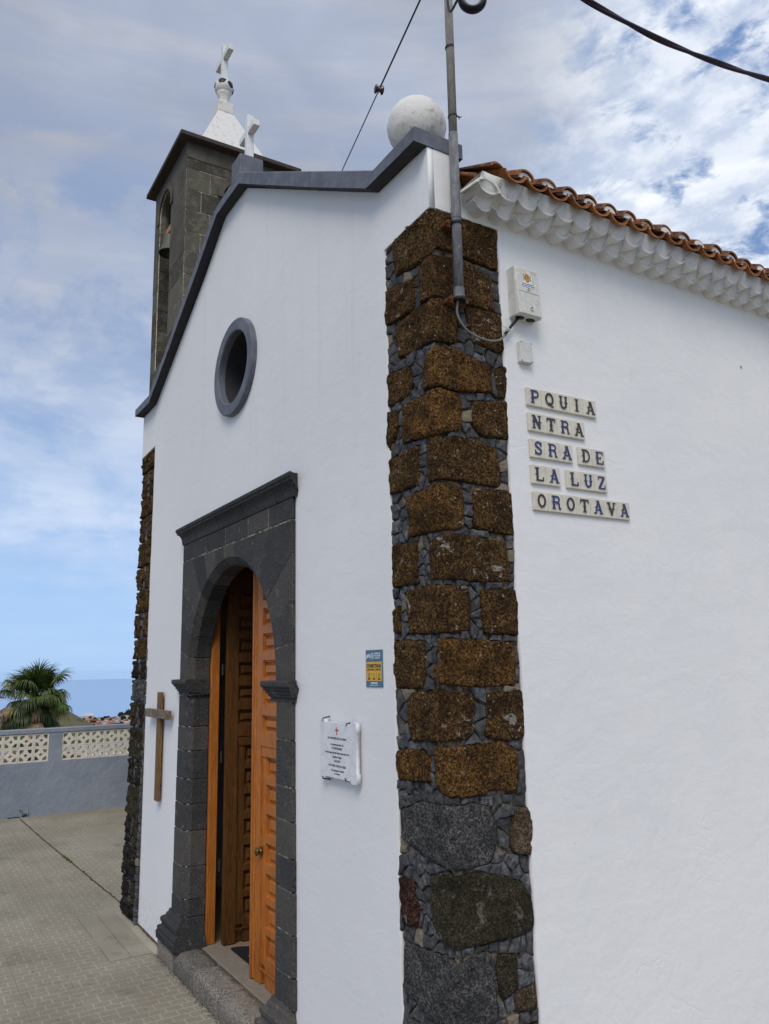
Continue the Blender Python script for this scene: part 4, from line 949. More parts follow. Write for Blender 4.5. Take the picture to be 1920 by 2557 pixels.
# stones lining the jambs of the front opening
for z in range(len(zj) - 1):
    a, c = zj[z] + 0.004, zj[z + 1] - 0.004
    if a < SILL - 0.2 or c > ARF[1] + 0.06: continue
    for xs in (ARF[0] - 0.29, ARF[0] + 0.283): B().box(xs, xs + 0.007, TY0 + 0.014, TY0 + 0.172, a, c).build('block', MATS['tower_stone'], tower)
def ring_plate(cx, cz, r0, r1, drop, mp, d0, d1):
    pts = [(cx + r1, cz - drop)] + arc(cx, cz, r1, r1, 0, 180, 24) + [(cx - r1, cz - drop), (cx - r0, cz - drop)] + arc(cx, cz, r0, r0, 180, 0, 24) + [(cx + r0, cz - drop)]
    return curve_plate('arch_moulding', pts, [], mp, d0, d1, MATS['tower_plaster'], tower)
ring_plate(ARF[0], ARF[1], 0.291, 0.375, 0.075, mapF, TY0 - 0.020, TY0 - 0.0035)
ring_plate(ARS[0], ARS[1], 0.236, 0.314, 0.035, mapS, TX1 + 0.028, TX1 + 0.0005)
ar2 = [(ARF[0] - 0.56, 5.55)] + arc(ARF[0], 5.42, 0.52, 0.50, 165, 15, 16) + [(ARF[0] + 0.56, 5.55), (ARF[0] + 0.5, 5.3), (ARF[0] - 0.5, 5.3)]
curve_plate('lower_moulding', ar2, [], mapF, TY0 - 0.012, TY0 - 0.0005, MATS['tower_plaster'], tower)
# roof slab and spire
B().cbox(-8.685, -6.948, 1.0, 2.752, 8.752, 8.815, 0.006).build('roof_slab', MATS['tower_slab'], tower)
cxs, cys = -7.815, 1.875
sp = []
for w, z in ((0.60, 8.812), (0.60, 8.83), (0.585, 8.845), (0.48, 9.07), (0.30, 9.485), (0.150, 9.83), (0.124, 9.895), (0.120, 9.90)):
    ring = []
    for a, c in ((-1, -1), (1, -1), (1, 1), (-1, 1)):
        ring.append((cxs + a * w, cys + c * w, z))
    sp.append(ring)
B().loft(sp).build('spire', MATS['old_white'], tower, bevel=0.006)
B().cbox(cxs - 0.122, cxs + 0.122, cys - 0.122, cys + 0.122, 9.896, 10.085, 0.012).build('spire_block', MATS['old_white'], tower)
B().lathe([(0.075, 10.08), (0.082, 10.11), (0.070, 10.15), (0.078, 10.20), (0.10, 10.26), (0.11, 10.30)], (cxs, cys, 0), 20).build('neck', MATS['old_white'], tower, smooth=True)
ball = rock_sphere((cxs, cys, 10.385), 0.142, 48, 30, 0.003)
bo = ball.build('ball_finial', MATS['old_white'], tower, smooth=True)
def patch(d, R0, rad, seed):
    d = Vector(d).normalized(); u = d.cross(Vector((0, 0, 1))).normalized(); v = d.cross(u); vs = []; fs = []
    n = 5 * 6
    for k in range(4):
        for i in range(n):
            a = 2 * pi * i / n; pr = cos(pi / 5) / cos(((a + seed) % (2 * pi / 5)) - pi / 5); rr = rad * pr * k / 3
            q_ = (d * cos(rr) + (u * cos(a) + v * sin(a)) * sin(rr)) * (R0 + (0.0045 if k < 3 else -0.003)); vs.append(Vector((cxs, cys, 10.385)) + q_)
    for k in range(3):
        for i in range(n): j = (i + 1) % n; fs.append((k * n + i, k * n + j, (k + 1) * n + j, (k + 1) * n + i))
    B().add(vs, fs).build('patch', MATS['black_paint'], bo, smooth=True)
patch((0.76, -0.51, 0.35), 0.142, 0.60, 0.3); patch((0.89, 0.44, 0.11), 0.142, 0.54, 1.0); patch((-0.14, -0.96, 0.13), 0.142, 0.44, 0.7); patch((-0.6, 0.3, 0.6), 0.142, 0.42, 0.1); patch((0.27, 0.89, -0.3), 0.142, 0.40, 0.9)
b = B(); latin_cross(b, cxs, cys, 10.50, 11.13, 10.90, 0.285, 0.095, 0.085, 0.006); b.build('cross', MATS['clean_white'], tower)
# the bell hanging in the front opening
bell = thing('bell', 'small green-grey bronze bell hanging in the front arch of the bell tower', 'bell')
bc = (-8.045, 1.21)
prof = [(0.162, 7.60), (0.165, 7.61), (0.150, 7.64), (0.125, 7.69), (0.108, 7.75), (0.098, 7.82), (0.088, 7.87), (0.050, 7.895), (0.02, 7.90)]
inner = [(r - 0.012, z - 0.004) for r, z in prof[:-1]]
b = B(); b.loft([[(bc[0] + r * cos(2 * pi * k / 28), bc[1] + r * sin(2 * pi * k / 28), z) for k in range(28)] for r, z in inner[::-1] + prof], cap=True); b.build('bell_body', MATS['bronze_green'], bell, smooth=True)
B().cbox(bc[0] - 0.10, bc[0] + 0.10, bc[1] - 0.045, bc[1] + 0.045, 7.90, 8.00, 0.01).build('headstock', MATS['brick_pink'], bell)
B().tube([(bc[0] - 0.285, bc[1], 7.95), (bc[0] + 0.285, bc[1], 7.95)], 0.012, 8).build('axle', MATS['iron'], bell)
B().tube([(bc[0], bc[1], 7.86), (bc[0], bc[1], 7.58)], [0.008, 0.02], 8).build('clapper', MATS['iron'], bell)

# ================================================================== THINGS ON THE WALLS
# wooden cross
wc = thing('wooden_cross', 'weathered brown wooden cross fixed to the white wall left of the doorway', 'cross')
M_ = lambda o: o
o = B().cbox(-3.466, -3.386, -0.036, -0.014, 0.905, 1.637, 0.002).build('upright', MATS['cross_wood'], wc)
o = B().cbox(-3.700, -3.155, -0.052, -0.022, 1.461, 1.518, 0.002).build('crossbar', MATS['cross_wood_worn'], wc)
for z in (1.0, 1.58): B().tube([(-3.426, -0.014, z), (-3.426, 0.002, z)], 0.006, 8).build('spacer', MATS['iron'], wc)

# marble plaque with scrolled corners
pl = thing('marble_plaque', 'white marble commemorative plaque with black lettering held by iron hooks right of the door', 'plaque')
px0, px1, pz0, pz1 = -0.912, -0.590, 1.327, 1.563
def notched(x0, x1, z0, z1):
    return [(x0, z0), (x0 + 0.045, z0 - 0.004), (x0 + 0.048, z0 + 0.006), (x1 - 0.048, z0 + 0.006), (x1 - 0.045, z0 - 0.004), (x1, z0 - 0.002), (x1 + 0.002, z0 + 0.036), (x1 - 0.003, z0 + 0.040), (x1 - 0.003, z1 - 0.040), (x1 + 0.002, z1 - 0.036), (x1, z1),
            (x1 - 0.045, z1 + 0.003), (x1 - 0.048, z1 - 0.006), (x0 + 0.048, z1 - 0.006), (x0 + 0.045, z1 + 0.003), (x0, z1), (x0 - 0.002, z1 - 0.036), (x0 + 0.003, z1 - 0.040), (x0 + 0.003, z0 + 0.040), (x0 - 0.002, z0 + 0.036)]
curve_plate('slab', notched(px0, px1, pz0, pz1)[::-1], [], mapF, -0.030, -0.010, MATS['marble'], pl)
pcx = (px0 + px1) / 2 - 0.004
b = B(); b.box(pcx - 0.0022, pcx + 0.0022, -0.0312, -0.0302, 1.510, 1.540).box(pcx - 0.011, pcx - 0.0022, -0.0312, -0.0302, 1.5245, 1.529).box(pcx + 0.0022, pcx + 0.011, -0.0312, -0.0302, 1.5245, 1.529)
b.box(pcx - 0.0045, pcx - 0.0022, -0.0311, -0.0302, 1.508, 1.512).box(pcx + 0.0022, pcx + 0.0045, -0.0311, -0.0302, 1.508, 1.512).box(pcx - 0.0125, pcx - 0.0105, -0.0311, -0.0302, 1.522, 1.5315).box(pcx + 0.0105, pcx + 0.0125, -0.0311, -0.0302, 1.522, 1.5315)
b.build('red_cross', MATS['ink_red'], pl)
for s, z, sz in (('AD MAIOREM DEI GLORIAM', 1.4885, 0.0135), ('En conmemoración del', 1.4640, 0.0125), ('IV CENTENARIO', 1.4480, 0.0135), ('de este Lugar Sagrado bajo el patrocinio de la', 1.4310, 0.0118), ('Santísima Virgen', 1.4140, 0.0125), ('1620-2020', 1.3975, 0.0125),
                 ('AVE MARÍA GRATIA PLENA', 1.3780, 0.0130), ('13 de septiembre de 2020', 1.3600, 0.0112), ('La Orotava', 1.3475, 0.0112)):
    text('lettering', s, sz, mapF, pcx, z, -0.0308, MATS['ink_black'], pl, sx=0.98, thick=0.0007, bold=0.0)
for x, z, up_ in ((px0 + 0.035, pz1 + 0.004, 1), (px1 - 0.075, pz1 - 0.010, 1), (px0 + 0.035, pz0 - 0.002, -1), (px1 - 0.085, pz0 + 0.010, -1)):
    B().tube([(x, 0.003, z + 0.010 * up_), (x, -0.014, z + 0.008 * up_), (x, -0.034, z + 0.004 * up_), (x, -0.036, z - 0.006 * up_)], 0.0028, 8).tube([(x, -0.012, z + 0.007 * up_), (x + 0.018, -0.012, z + 0.010 * up_)], 0.002, 6).build('hook', MATS['iron'], pl)

# alarm sign
sg = thing('alarm_sign', 'small blue and yellow security alarm sign on the white wall above the plaque', 'sign')
sx0, sx1, sz0, sz1 = -0.548, -0.417, 1.7065, 1.8525
B().cbox(sx0, sx1, -0.0035, 0.0005, sz0, sz1, 0.0008).build('panel', MATS['sign_blue'], sg)
B().box(sx0 + 0.005, sx1 - 0.005, -0.0041, -0.0034, 1.7305, 1.8055).build('yellow_field', MATS['sign_yellow'], sg)
scx = (sx0 + sx1) / 2; YT = -0.0043
# white M-shaped mark: three rounded strokes
b = B(); mx = sx0 + 0.007; mz = 1.817
for k, (x, h) in enumerate(((0.0025, 0.013), (0.0105, 0.017), (0.0205, 0.020))): pass
def ribbon(b, pts, w, y0, y1):
    L = []; R = []
    for i, p in enumerate(pts):
        p = Vector(p); t = (Vector(pts[min(i + 1, len(pts) - 1)]) - Vector(pts[max(i - 1, 0)])).normalized(); n = Vector((-t.y, t.x)) * w / 2; L.append(p + n); R.append(p - n)
    ring = [(p.x, p.y) for p in L] + [(p.x, p.y) for p in reversed(R)]
    n = len(pts); vs = []
    for y in (y0, y1): vs += [(x, y, z) for x, z in ring]
    m = 2 * n; fs = []
    for i in range(n - 1): a, c, d, e = i, i + 1, m - 2 - i, m - 1 - i; fs += [(a, c, d, e), (a + m, e + m, d + m, c + m)]
    for i in range(m): j = (i + 1) % m; fs.append((i, i + m, j + m, j))
    b.add(vs, fs)
ribbon(b, [(mx + 0.001, mz), (mx + 0.003, mz + 0.012), (mx + 0.006, mz + 0.017), (mx + 0.009, mz + 0.012), (mx + 0.0115, mz + 0.005), (mx + 0.014, mz + 0.008), (mx + 0.018, mz + 0.017), (mx + 0.0225, mz + 0.019), (mx + 0.0245, mz + 0.012), (mx + 0.025, mz + 0.003)], 0.0048, YT, -0.0034)
c2x, c2z = sx0 + 0.052, 1.828
ribbon(b, [(c2x + 0.011 * cos(a), c2z + 0.0125 * sin(a)) for a in [2 * pi * k / 24 for k in range(25)]], 0.0016, YT, -0.0034)
for dz in (-0.006, 0.0, 0.006): ribbon(b, [(c2x - 0.008, c2z + dz - 0.003), (c2x - 0.003, c2z + dz + 0.002), (c2x + 0.003, c2z + dz - 0.002), (c2x + 0.008, c2z + dz + 0.003)], 0.0018, YT - 0.0001, -0.0034)
b.build('logo', MATS['sign_white'], sg)
for s, z in (('MOVISTAR', 1.8345), ('PROSEGUR', 1.8255), ('ALARMAS', 1.8165)): text('lettering', s, 0.0092, mapF, sx0 + 0.071, z, YT, MATS['sign_white'], sg, sx=1.0, align='LEFT', bold=0.00025 if s != 'ALARMAS' else 0)
text('lettering', 'CONECTADA', 0.0185, mapF, scx, 1.7835, -0.0048, MATS['ink_black'], sg, bold=0.0006, sx=0.98)
text('lettering', 'CON AVISO A POLICÍA', 0.0105, mapF, scx, 1.7715, -0.0048, MATS['ink_black'], sg, bold=0.0001)
b = B(); 
for dx in (-0.0195, 0.0195): b.box(scx + dx - 0.0003, scx + dx + 0.0003, -0.0048, -0.0040, 1.738, 1.762)
b.build('divider', MATS['ink_black'], sg)
b = B(); ix = scx - 0.039
ribbon(b, [(ix + 0.003 * cos(a), 1.757 + 0.003 * sin(a)) for a in [2 * pi * k / 12 for k in range(13)]], 0.0012, -0.0048, -0.0040); ribbon(b, [(ix - 0.003, 1.7475), (ix - 0.0025, 1.752), (ix + 0.0025, 1.752), (ix + 0.003, 1.7475)], 0.0012, -0.0047, -0.0040); ribbon(b, [(ix - 0.006, 1.746), (ix + 0.006, 1.746)], 0.001, -0.0049, -0.0040)
ix = scx; ribbon(b, [(ix + 0.006 * cos(a), 1.754 + 0.0045 * sin(a)) for a in [2 * pi * k / 16 for k in range(14)]], 0.0012, -0.0048, -0.0040); ribbon(b, [(ix + 0.001, 1.7500), (ix + 0.006, 1.746)], 0.0012, -0.0049, -0.0040)
ix = scx + 0.039; ribbon(b, [(ix, 1.7465), (ix - 0.004, 1.751), (ix - 0.004, 1.757), (ix, 1.760), (ix + 0.004, 1.757), (ix + 0.004, 1.751), (ix, 1.7465)], 0.0012, -0.0048, -0.0040)
b.build('icon', MATS['ink_black'], sg)
for dx, s1, s2 in ((-0.039, 'ACUDA', 'ALARMA'), (0, 'AVISO', 'POLICIAL'), (0.039, 'VIDEO', 'ALARMAS')):
    text('lettering', s1, 0.0048, mapF, scx + dx, 1.7395, -0.0048, MATS['ink_black'], sg, bold=0.0001); text('lettering', s2, 0.0048, mapF, scx + dx, 1.7355, -0.0048, MATS['ink_black'], sg, bold=0.0001)
text('lettering', '902 00 1365', 0.0098, mapF, scx, 1.7185, YT, MATS['sign_white'], sg, bold=0.0004)
text('lettering', 'www.movistarproseguralarmas.es', 0.0050, mapF, scx, 1.7118, YT, MATS['sign_white'], sg)

# ceramic letter tiles on the side wall
LT = {}
def arcp(cx, cz, rx, rz, a0, a1, n=14): return [(cx + rx * cos(radians(a0 + (a1 - a0) * i / n)), cz + rz * sin(radians(a0 + (a1 - a0) * i / n))) for i in range(n + 1)]
# strokes in a 0..1 by 0..1 box: (points, width); S = short serif bars and mid spurs
T_ = 0.19; th_ = 0.10
def serif(x, z, w=0.34, h=0.085): return ([(x - w / 2, z), (x + w / 2, z)], h)
def spur(x, z=0.5): return ([(x - 0.16, z), (x + 0.16, z)], 0.07)
GL = {
 'P': [([(0.24, 0.0), (0.24, 1.0)], T_), serif(0.24, 0.04), serif(0.20, 0.96, 0.3), spur(0.24, 0.36), ([(0.24, 0.94)] + arcp(0.56, 0.70, 0.26, 0.24, 90, -90) + [(0.24, 0.46)], 0.13)],
 'Q': [(arcp(0.5, 0.52, 0.36, 0.43, 0, 360, 28), 0.17), ([(0.45, 0.26), (0.62, 0.14), (0.72, -0.04), (0.92, 0.0)], 0.12), ([(0.04, 0.52), (0.2, 0.52)], 0.07)],
 'U': [([(0.22, 1.0), (0.22, 0.36)] + arcp(0.5, 0.34, 0.28, 0.28, 180, 360) + [(0.78, 0.36), (0.78, 1.0)], 0.16), serif(0.22, 0.96, 0.36), serif(0.78, 0.96, 0.30), spur(0.22, 0.5), spur(0.78, 0.5)],
 'I': [([(0.5, 0.0), (0.5, 1.0)], 0.22), serif(0.5, 0.04, 0.50), serif(0.5, 0.96, 0.50), spur(0.5, 0.5), ],
 'A': [([(0.16, 0.0), (0.50, 1.0)], 0.12), ([(0.50, 1.0), (0.84, 0.0)], 0.19), ([(0.28, 0.30), (0.72, 0.30)], 0.09), serif(0.16, 0.04, 0.34), serif(0.84, 0.04, 0.36), serif(0.47, 0.97, 0.30), spur(0.30, 0.52)],
 'N': [([(0.20, 0.0), (0.20, 1.0)], 0.14), ([(0.20, 1.0), (0.80, 0.0)], 0.19), ([(0.80, 0.0), (0.80, 1.0)], 0.12), serif(0.20, 0.04, 0.34), serif(0.16, 0.96, 0.3), serif(0.80, 0.96, 0.32), spur(0.2, 0.5), spur(0.82, 0.5)],
 'T': [([(0.5, 0.0), (0.5, 1.0)], 0.20), ([(0.06, 0.93), (0.94, 0.93)], 0.13), ([(0.09, 0.96), (0.07, 0.72)], 0.09), ([(0.91, 0.96), (0.93, 0.72)], 0.09), serif(0.5, 0.04, 0.40), spur(0.5, 0.45)],
 'R': [([(0.22, 0.0), (0.22, 1.0)], T_), serif(0.22, 0.04, 0.36), serif(0.18, 0.96, 0.3), spur(0.2, 0.5), ([(0.22, 0.94)] + arcp(0.55, 0.73, 0.24, 0.21, 90, -90) + [(0.22, 0.52)], 0.12), ([(0.52, 0.52), (0.76, 0.40), (0.78, 0.06), (0.95, 0.05)], 0.15)],
 'S': [([(0.80, 0.74)] + arcp(0.5, 0.74, 0.26, 0.21, 20, 200)[1:] + arcp(0.50, 0.27, 0.28, 0.22, 120, 90)[0:0] + [(0.34, 0.60), (0.64, 0.46)] + arcp(0.50, 0.27, 0.28, 0.21, 30, -160), 0.15), ([(0.82, 0.98), (0.80, 0.66)], 0.08), ([(0.18, 0.02), (0.20, 0.36)], 0.08)],
 'D': [([(0.22, 0.0), (0.22, 1.0)], T_), serif(0.18, 0.96, 0.3), serif(0.18, 0.04, 0.3), spur(0.18, 0.5), ([(0.22, 0.94)] + arcp(0.45, 0.5, 0.38, 0.44, 90, -90, 18) + [(0.22, 0.06)], 0.13)],
 'E': [([(0.24, 0.0), (0.24, 1.0)], T_), ([(0.10, 0.95), (0.86, 0.95)], 0.10), ([(0.24, 0.50), (0.62, 0.50)], 0.08), ([(0.10, 0.05), (0.90, 0.05)], 0.10), ([(0.84, 0.98), (0.84, 0.74)], 0.08), ([(0.88, 0.02), (0.88, 0.30)], 0.08), ([(0.60, 0.40), (0.60, 0.60)], 0.07), spur(0.2, 0.5)],
 'L': [([(0.26, 0.0), (0.26, 1.0)], T_), serif(0.26, 0.96, 0.40), ([(0.12, 0.05), (0.88, 0.05)], 0.12), ([(0.87, 0.0), (0.87, 0.30)], 0.09), spur(0.22, 0.5)],
 'Z': [([(0.14, 0.95), (0.82, 0.95)], 0.11), ([(0.80, 0.93), (0.20, 0.07)], 0.19), ([(0.14, 0.05), (0.86, 0.05)], 0.11), ([(0.16, 0.98), (0.13, 0.72)], 0.08), ([(0.86, 0.02), (0.87, 0.30)], 0.08)],
 'O': [(arcp(0.5, 0.5, 0.34, 0.43, 0, 360, 28), 0.16), ([(0.06, 0.5), (0.22, 0.5)], 0.07), ([(0.80, 0.5), (0.94, 0.5)], 0.07)],
 'V': [([(0.18, 1.0), (0.52, 0.0)], 0.19), ([(0.84, 1.0), (0.52, 0.0)], 0.11), serif(0.18, 0.96, 0.38), serif(0.84, 0.96, 0.32), spur(0.33, 0.5), spur(0.70, 0.5)],
}
def glyph(ch, u, v, w, h, d0, d1, grow=0.0):
    b = B()
    for k, (pts, wd) in enumerate(GL[ch]):
        P2 = [(u + x * w, v + z * h) for x, z in pts]; wd = wd * w * 1.12 + grow
        L = []; R = []; n = len(P2); closed = (Vector(P2[0]) - Vector(P2[-1])).length < 1e-6
        for i, p in enumerate(P2):
            p = Vector(p); a = Vector(P2[i - 1] if i else (P2[-2] if closed else P2[0])); c = Vector(P2[i + 1] if i < n - 1 else (P2[1] if closed else P2[-1]))
            t = (c - a).normalized(); nn = Vector((-t.y, t.x)) * wd / 2; L.append(p + nn); R.append(p - nn)
        dd = d1 + 0.00008 * k; vs = []
        for d in (d0, dd): vs += [(d, p.x, p.y) for p in L] + [(d, p.x, p.y) for p in R]
        fs = []; m = 2 * n
        for i in range(n - 1): fs += [(i + m, i + 1 + m, i + 1 + n + m, i + n + m), (i, i + 1, i + 1 + m, i + m), (i + n, i + n + m, i + 1 + n + m, i + 1 + n)]
        fs += [(0, m, m + n, n), (n - 1, 2 * n - 1, m + 2 * n - 1, m + n - 1)]
        b.add(vs, fs)
    return b
signt = thing('tile_lettering', 'white glazed ceramic letter tiles in five rows on the side wall spelling the parish name', 'tile sign')
TW, THh = 0.0776, 0.0765
for zb, groups in ((2.803, ((0.441, 'PQUIA'),)), (2.697, ((0.442, 'NTRA'),)), (2.588, ((0.442, 'SRA'), (0.706, 'DE'))), (2.481, ((0.441, 'LA'), (0.630, 'LUZ'))), (2.374, ((0.444, 'OROTAVA'),))):
    for y0, s in groups:
        for i, ch in enumerate(s):
            a = y0 + i * TW
            tl = B().cbox(-0.001, 0.0115 + random.uniform(-0.0006, 0.0006), a + 0.0006, a + TW - 0.0006, zb, zb + THh, 0.0022).build('tile', MATS['tile_glaze'], signt)
            cw = 0.050 if ch != 'I' else 0.040
            u0 = a + (TW - cw) / 2 + (0.002 if ch != 'I' else 0)
            glyph(ch, u0 - 0.0016, zb + 0.0115, cw, 0.054, 0.010, 0.0128, 0.0022).build('letter_edge', MATS['tile_glaze'], tl)
            glyph(ch, u0, zb + 0.0125, cw, 0.054, 0.010, 0.0148).build('letter', MATS['letter_glaze'], tl)

# municipal electrical box
eb = thing('electrical_box', 'white electrical box with coat-of-arms sticker beside the stone corner under the eave', 'electrical box')
yb0, yb1, zb0, zb1 = 0.379, 0.505, 3.165, 3.378
b = B()
b.loft([[(0.0, yb0, z0), (0.0, yb1, z0), (0.043, yb1, z0), (0.043, yb0, z0)] for z0 in (zb0, zb1)]); b.build('body', MATS['grey_plastic'], eb, bevel=0.003)
vs = [(0.044, yb0 - 0.002, zb0 - 0.003), (0.044, yb1 + 0.003, zb0 - 0.003), (0.044, yb1 + 0.002, zb1 + 0.001), (0.044, yb0 - 0.001, zb1 + 0.001),
      (0.062, yb0 + 0.006, zb0 + 0.004), (0.062, yb1 - 0.004, zb0 + 0.004), (0.050, yb1 - 0.006, zb1 - 0.006), (0.050, yb0 + 0.010, zb1 - 0.006)]
B().add(vs, [(0, 1, 2, 3), (4, 5, 6, 7), (0, 1, 5, 4), (1, 2, 6, 5), (2, 3, 7, 6), (3, 0, 4, 7)]).build('lid', MATS['box_lid'], eb, bevel=0.002)
lidx = lambda z: 0.0505 + (3.372 - z) / (3.372 - 3.169) * 0.012
B().add([(lidx(3.268) + 0.0012, yb0 + 0.011, 3.266), (lidx(3.268) + 0.0012, yb1 - 0.007, 3.266), (lidx(3.268) + 0.0012, yb1 - 0.007, 3.269), (lidx(3.268) + 0.0012, yb0 + 0.011, 3.269), (0.04, yb0 + 0.011, 3.266), (0.04, yb1 - 0.007, 3.266), (0.04, yb1 - 0.007, 3.269), (0.04, yb0 + 0.011, 3.269)], [(0, 1, 2, 3), (0, 1, 5, 4), (3, 2, 6, 7)]).build('ridge', MATS['grey_plastic'], eb)
def decal(name, pts, mat, up=0.0012, parent=eb):
    """thin sticker following the sloped lid; pts are (y, z)"""
    n = len(pts); vs = [(lidx(z) + up, y, z) for y, z in pts] + [(lidx(z) + 0.0002, y, z) for y, z in pts]
    return B().add(vs, [tuple(range(n))] + [(i, (i + 1) % n, n + (i + 1) % n, n + i) for i in range(n)]).build(name, mat, parent)
ex, ez = 0.440, 3.335
S = lambda pts, s=1.0: [(ex + x * 0.001 * s, ez + z * 0.001 * s) for x, z in pts]
decal('sticker', S([(-24, 18), (-8, 14), (0, 24), (10, 20), (24, 14), (26, 2), (20, -22), (28, -30), (30, -47), (-26, -44), (-22, -28), (-16, -22), (-20, -4)]), MATS['sticker_white'], 0.0008)
decal('shield', S([(-11, 8), (11, 8), (12, -10), (8, -20), (0, -24), (-8, -20), (-12, -10)]), MATS['sticker_red'], 0.0014)
decal('shield_field', S([(-7, 3), (7, 3), (8, -9), (5, -16), (0, -19), (-5, -16), (-8, -9)]), MATS['sticker_yellow'], 0.0018)
decal('tree_emblem', S([(-6, -3), (-3, 0), (3, 0), (6, -3), (2, -4), (1.2, -13), (-1.2, -13), (-2, -4)]), MATS['sticker_green'], 0.0021)
decal('crown', S([(-10, 9), (10, 9), (13, 17), (7, 13), (5, 20), (2, 14), (0, 21), (-2, 14), (-5, 20), (-7, 13), (-13, 17)]), MATS['sticker_yellow'], 0.0016)
decal('supporter', S([(-22, 14), (-17, 10), (-14, 2), (-14, -10), (-17, -16), (-19, -8), (-17, 0), (-20, 6)]), MATS['sticker_green'], 0.0015)
decal('supporter', S([(20, 12), (16, 9), (14, 2), (14, -12), (18, -18), (20, -12), (17, -6), (19, 2)]), MATS['sticker_green'], 0.0015)
mapE = lambda u, v, d: (lidx(v) + d, u, v)
for s, z in (('Excmo. Ayuntamiento', 3.302), ('de La Villa de La Orotava', 3.294)): text('lettering', s, 0.0062, mapE, ex + 0.002, z, 0.0016, MATS['sticker_blue'], eb, thick=0.0006, bold=0.0001)
b = B()
def rb(b, pts, w, up):
    for i in range(len(pts) - 1):
        a, c = Vector(pts[i]), Vector(pts[i + 1]); t = (c - a).normalized(); n = Vector((-t.y, t.x)) * w / 2; q_ = [a + n, a - n, c - n, c + n]; b.add([(lidx(p.y) + up + i * 0.00005, p.x, p.y) for p in q_], [(0, 1, 2, 3)])
rb(b, [(ex - 0.006, 3.2715), (ex + 0.003, 3.2865), (ex + 0.012, 3.2715), (ex - 0.006, 3.2715)], 0.001, 0.0012); rb(b, [(ex + 0.0045, 3.283), (ex + 0.001, 3.278), (ex + 0.005, 3.2785), (ex + 0.002, 3.2735)], 0.0009, 0.0013)
rb(b, [(0.467, 3.366), (0.489, 3.363), (0.489, 3.353), (0.467, 3.356), (0.467, 3.366)], 0.0007, 0.0012); rb(b, [(0.473, 3.222), (0.494, 3.220)], 0.0008, 0.0012); rb(b, [(0.474, 3.24), (0.488, 3.238), (0.488, 3.222)], 0.0006, 0.0012)
b.build('marking', MATS['ink_black'], eb)
b = B(); b.loft([[(0.058 + d, 0.448 + r * cos(2 * pi * k / 18), 3.197 + r * sin(2 * pi * k / 18)) for k in range(18)] for d, r in ((0, 0.010), (0.006, 0.010), (0.007, 0.009), (0.007, 0.006), (0.003, 0.0055))]); b.build('lock', MATS['grey_plastic'], eb)
b = B()
for yc in (0.413, 0.469): b.loft([[(0.026 + 0.014 * cos(a), yc + 0.022 * sin(a), z) for a in [2 * pi * k / 24 for k in range(24)]] for z in (zb0 - 0.0025, zb0 + 0.001)])
b.build('grommet', MATS['black_rubber'], eb)

jb = thing('junction_box', 'small blank white junction box on the side wall below the electrical box', 'junction box')
B().cbox(-0.001, 0.017, 0.411, 0.475, 2.979, 3.068, 0.0025).build('body', MATS['grey_plastic'], jb)
B().cbox(0.0172, 0.022, 0.4105, 0.4755, 2.9785, 3.0685, 0.002).build('cover', MATS['grey_plastic'], jb)
b = B()
for y in (0.416, 0.470):
    for z in (2.984, 3.063): b.loft([[(d, y + 0.0027 * cos(2 * pi * k / 10), z + 0.0027 * sin(2 * pi * k / 10)) for k in range(10)] for d in (0.0215, 0.0228)])
b.build('screw', MATS['iron'], jb)

# pole and cables
pole = thing('service_pole', 'tall grey metal service pole clamped to the stone corner of the church', 'pole')
PX, PY = 0.045, 0.096
B().tube([(PX, PY - 0.002, 3.185), (PX, PY, 3.5), (PX, PY + 0.002, 3.875)], 0.0190, 20).build('lower_tube', MATS['pipe_dark'], pole, smooth=True)
B().tube([(PX, PY + 0.002, 3.868), (PX, PY + 0.006, 4.4), (PX, PY + 0.012, 5.15)], 0.0172, 20).build('upper_tube', MATS['pipe_light'], pole, smooth=True)
B().tube([(PX, PY - 0.002, 3.155), (PX, PY - 0.002, 3.205)], 0.0215, 20).build('collar', MATS['pipe_dark'], pole)
B().tube([(PX, PY, 3.50), (PX, PY, 3.545)], 0.0205, 20).build('sleeve', MATS['pipe_dark'], pole)
for z, r in ((3.478, 0.0225), (3.160, 0.0235)):
    b = B(); b.loft([[(PX + rr * cos(2 * pi * k / 24), PY + rr * sin(2 * pi * k / 24), zz_) for k in range(24)] for rr, zz_ in ((r, z - 0.006), (r + 0.0015, z), (r, z + 0.006))]); b.build('clamp_ring', MATS['black_rubber'], pole)
    B().box(-0.01, 0.022, PY - 0.044, PY + 0.044, z - 0.008, z + 0.008).build('clamp_bar', MATS['rust'], pole)
    for dy in (-0.038, 0.036): B().tube([(0.0, PY + dy, z), (0.047, PY + dy, z + 0.002)], 0.005, 8).tube([(0.036, PY + dy, z), (0.046, PY + dy, z)], 0.0095, 6).build('bolt', MATS['rust'], pole)
def tie(z, r=0.0185, tail=True, hh=0.003):
    b = B(); b.loft([[(PX + rr * cos(2 * pi * k / 24), PY + 0.003 + rr * sin(2 * pi * k / 24), z + dz + 0.003 * sin(2 * pi * k / 24)) for k in range(24)] for rr, dz in ((r - .001, -hh), (r + 0.0012, -hh), (r + 0.0012, hh), (r - .001, hh))])
    if tail: b.tube([(PX + 0.012, PY + 0.016, z), (PX + 0.016, PY + 0.028, z - 0.004), (PX + 0.014, PY + 0.036, z + 0.002)], 0.0025, 6); b.tube([(PX + 0.014, PY + 0.020, z), (PX + 0.010, PY + 0.030, z - 0.010)], 0.0018, 6)
    return b.build('cable_tie', MATS['black_rubber'], pole)
tie(3.952); tie(4.272, 0.0178, False, 0.004)
# stay wire with its insulator
A_, B2 = Vector((-1.617, 0.50, 4.842)), Vector((PX, PY + 0.012, 4.792))
C0 = CAM
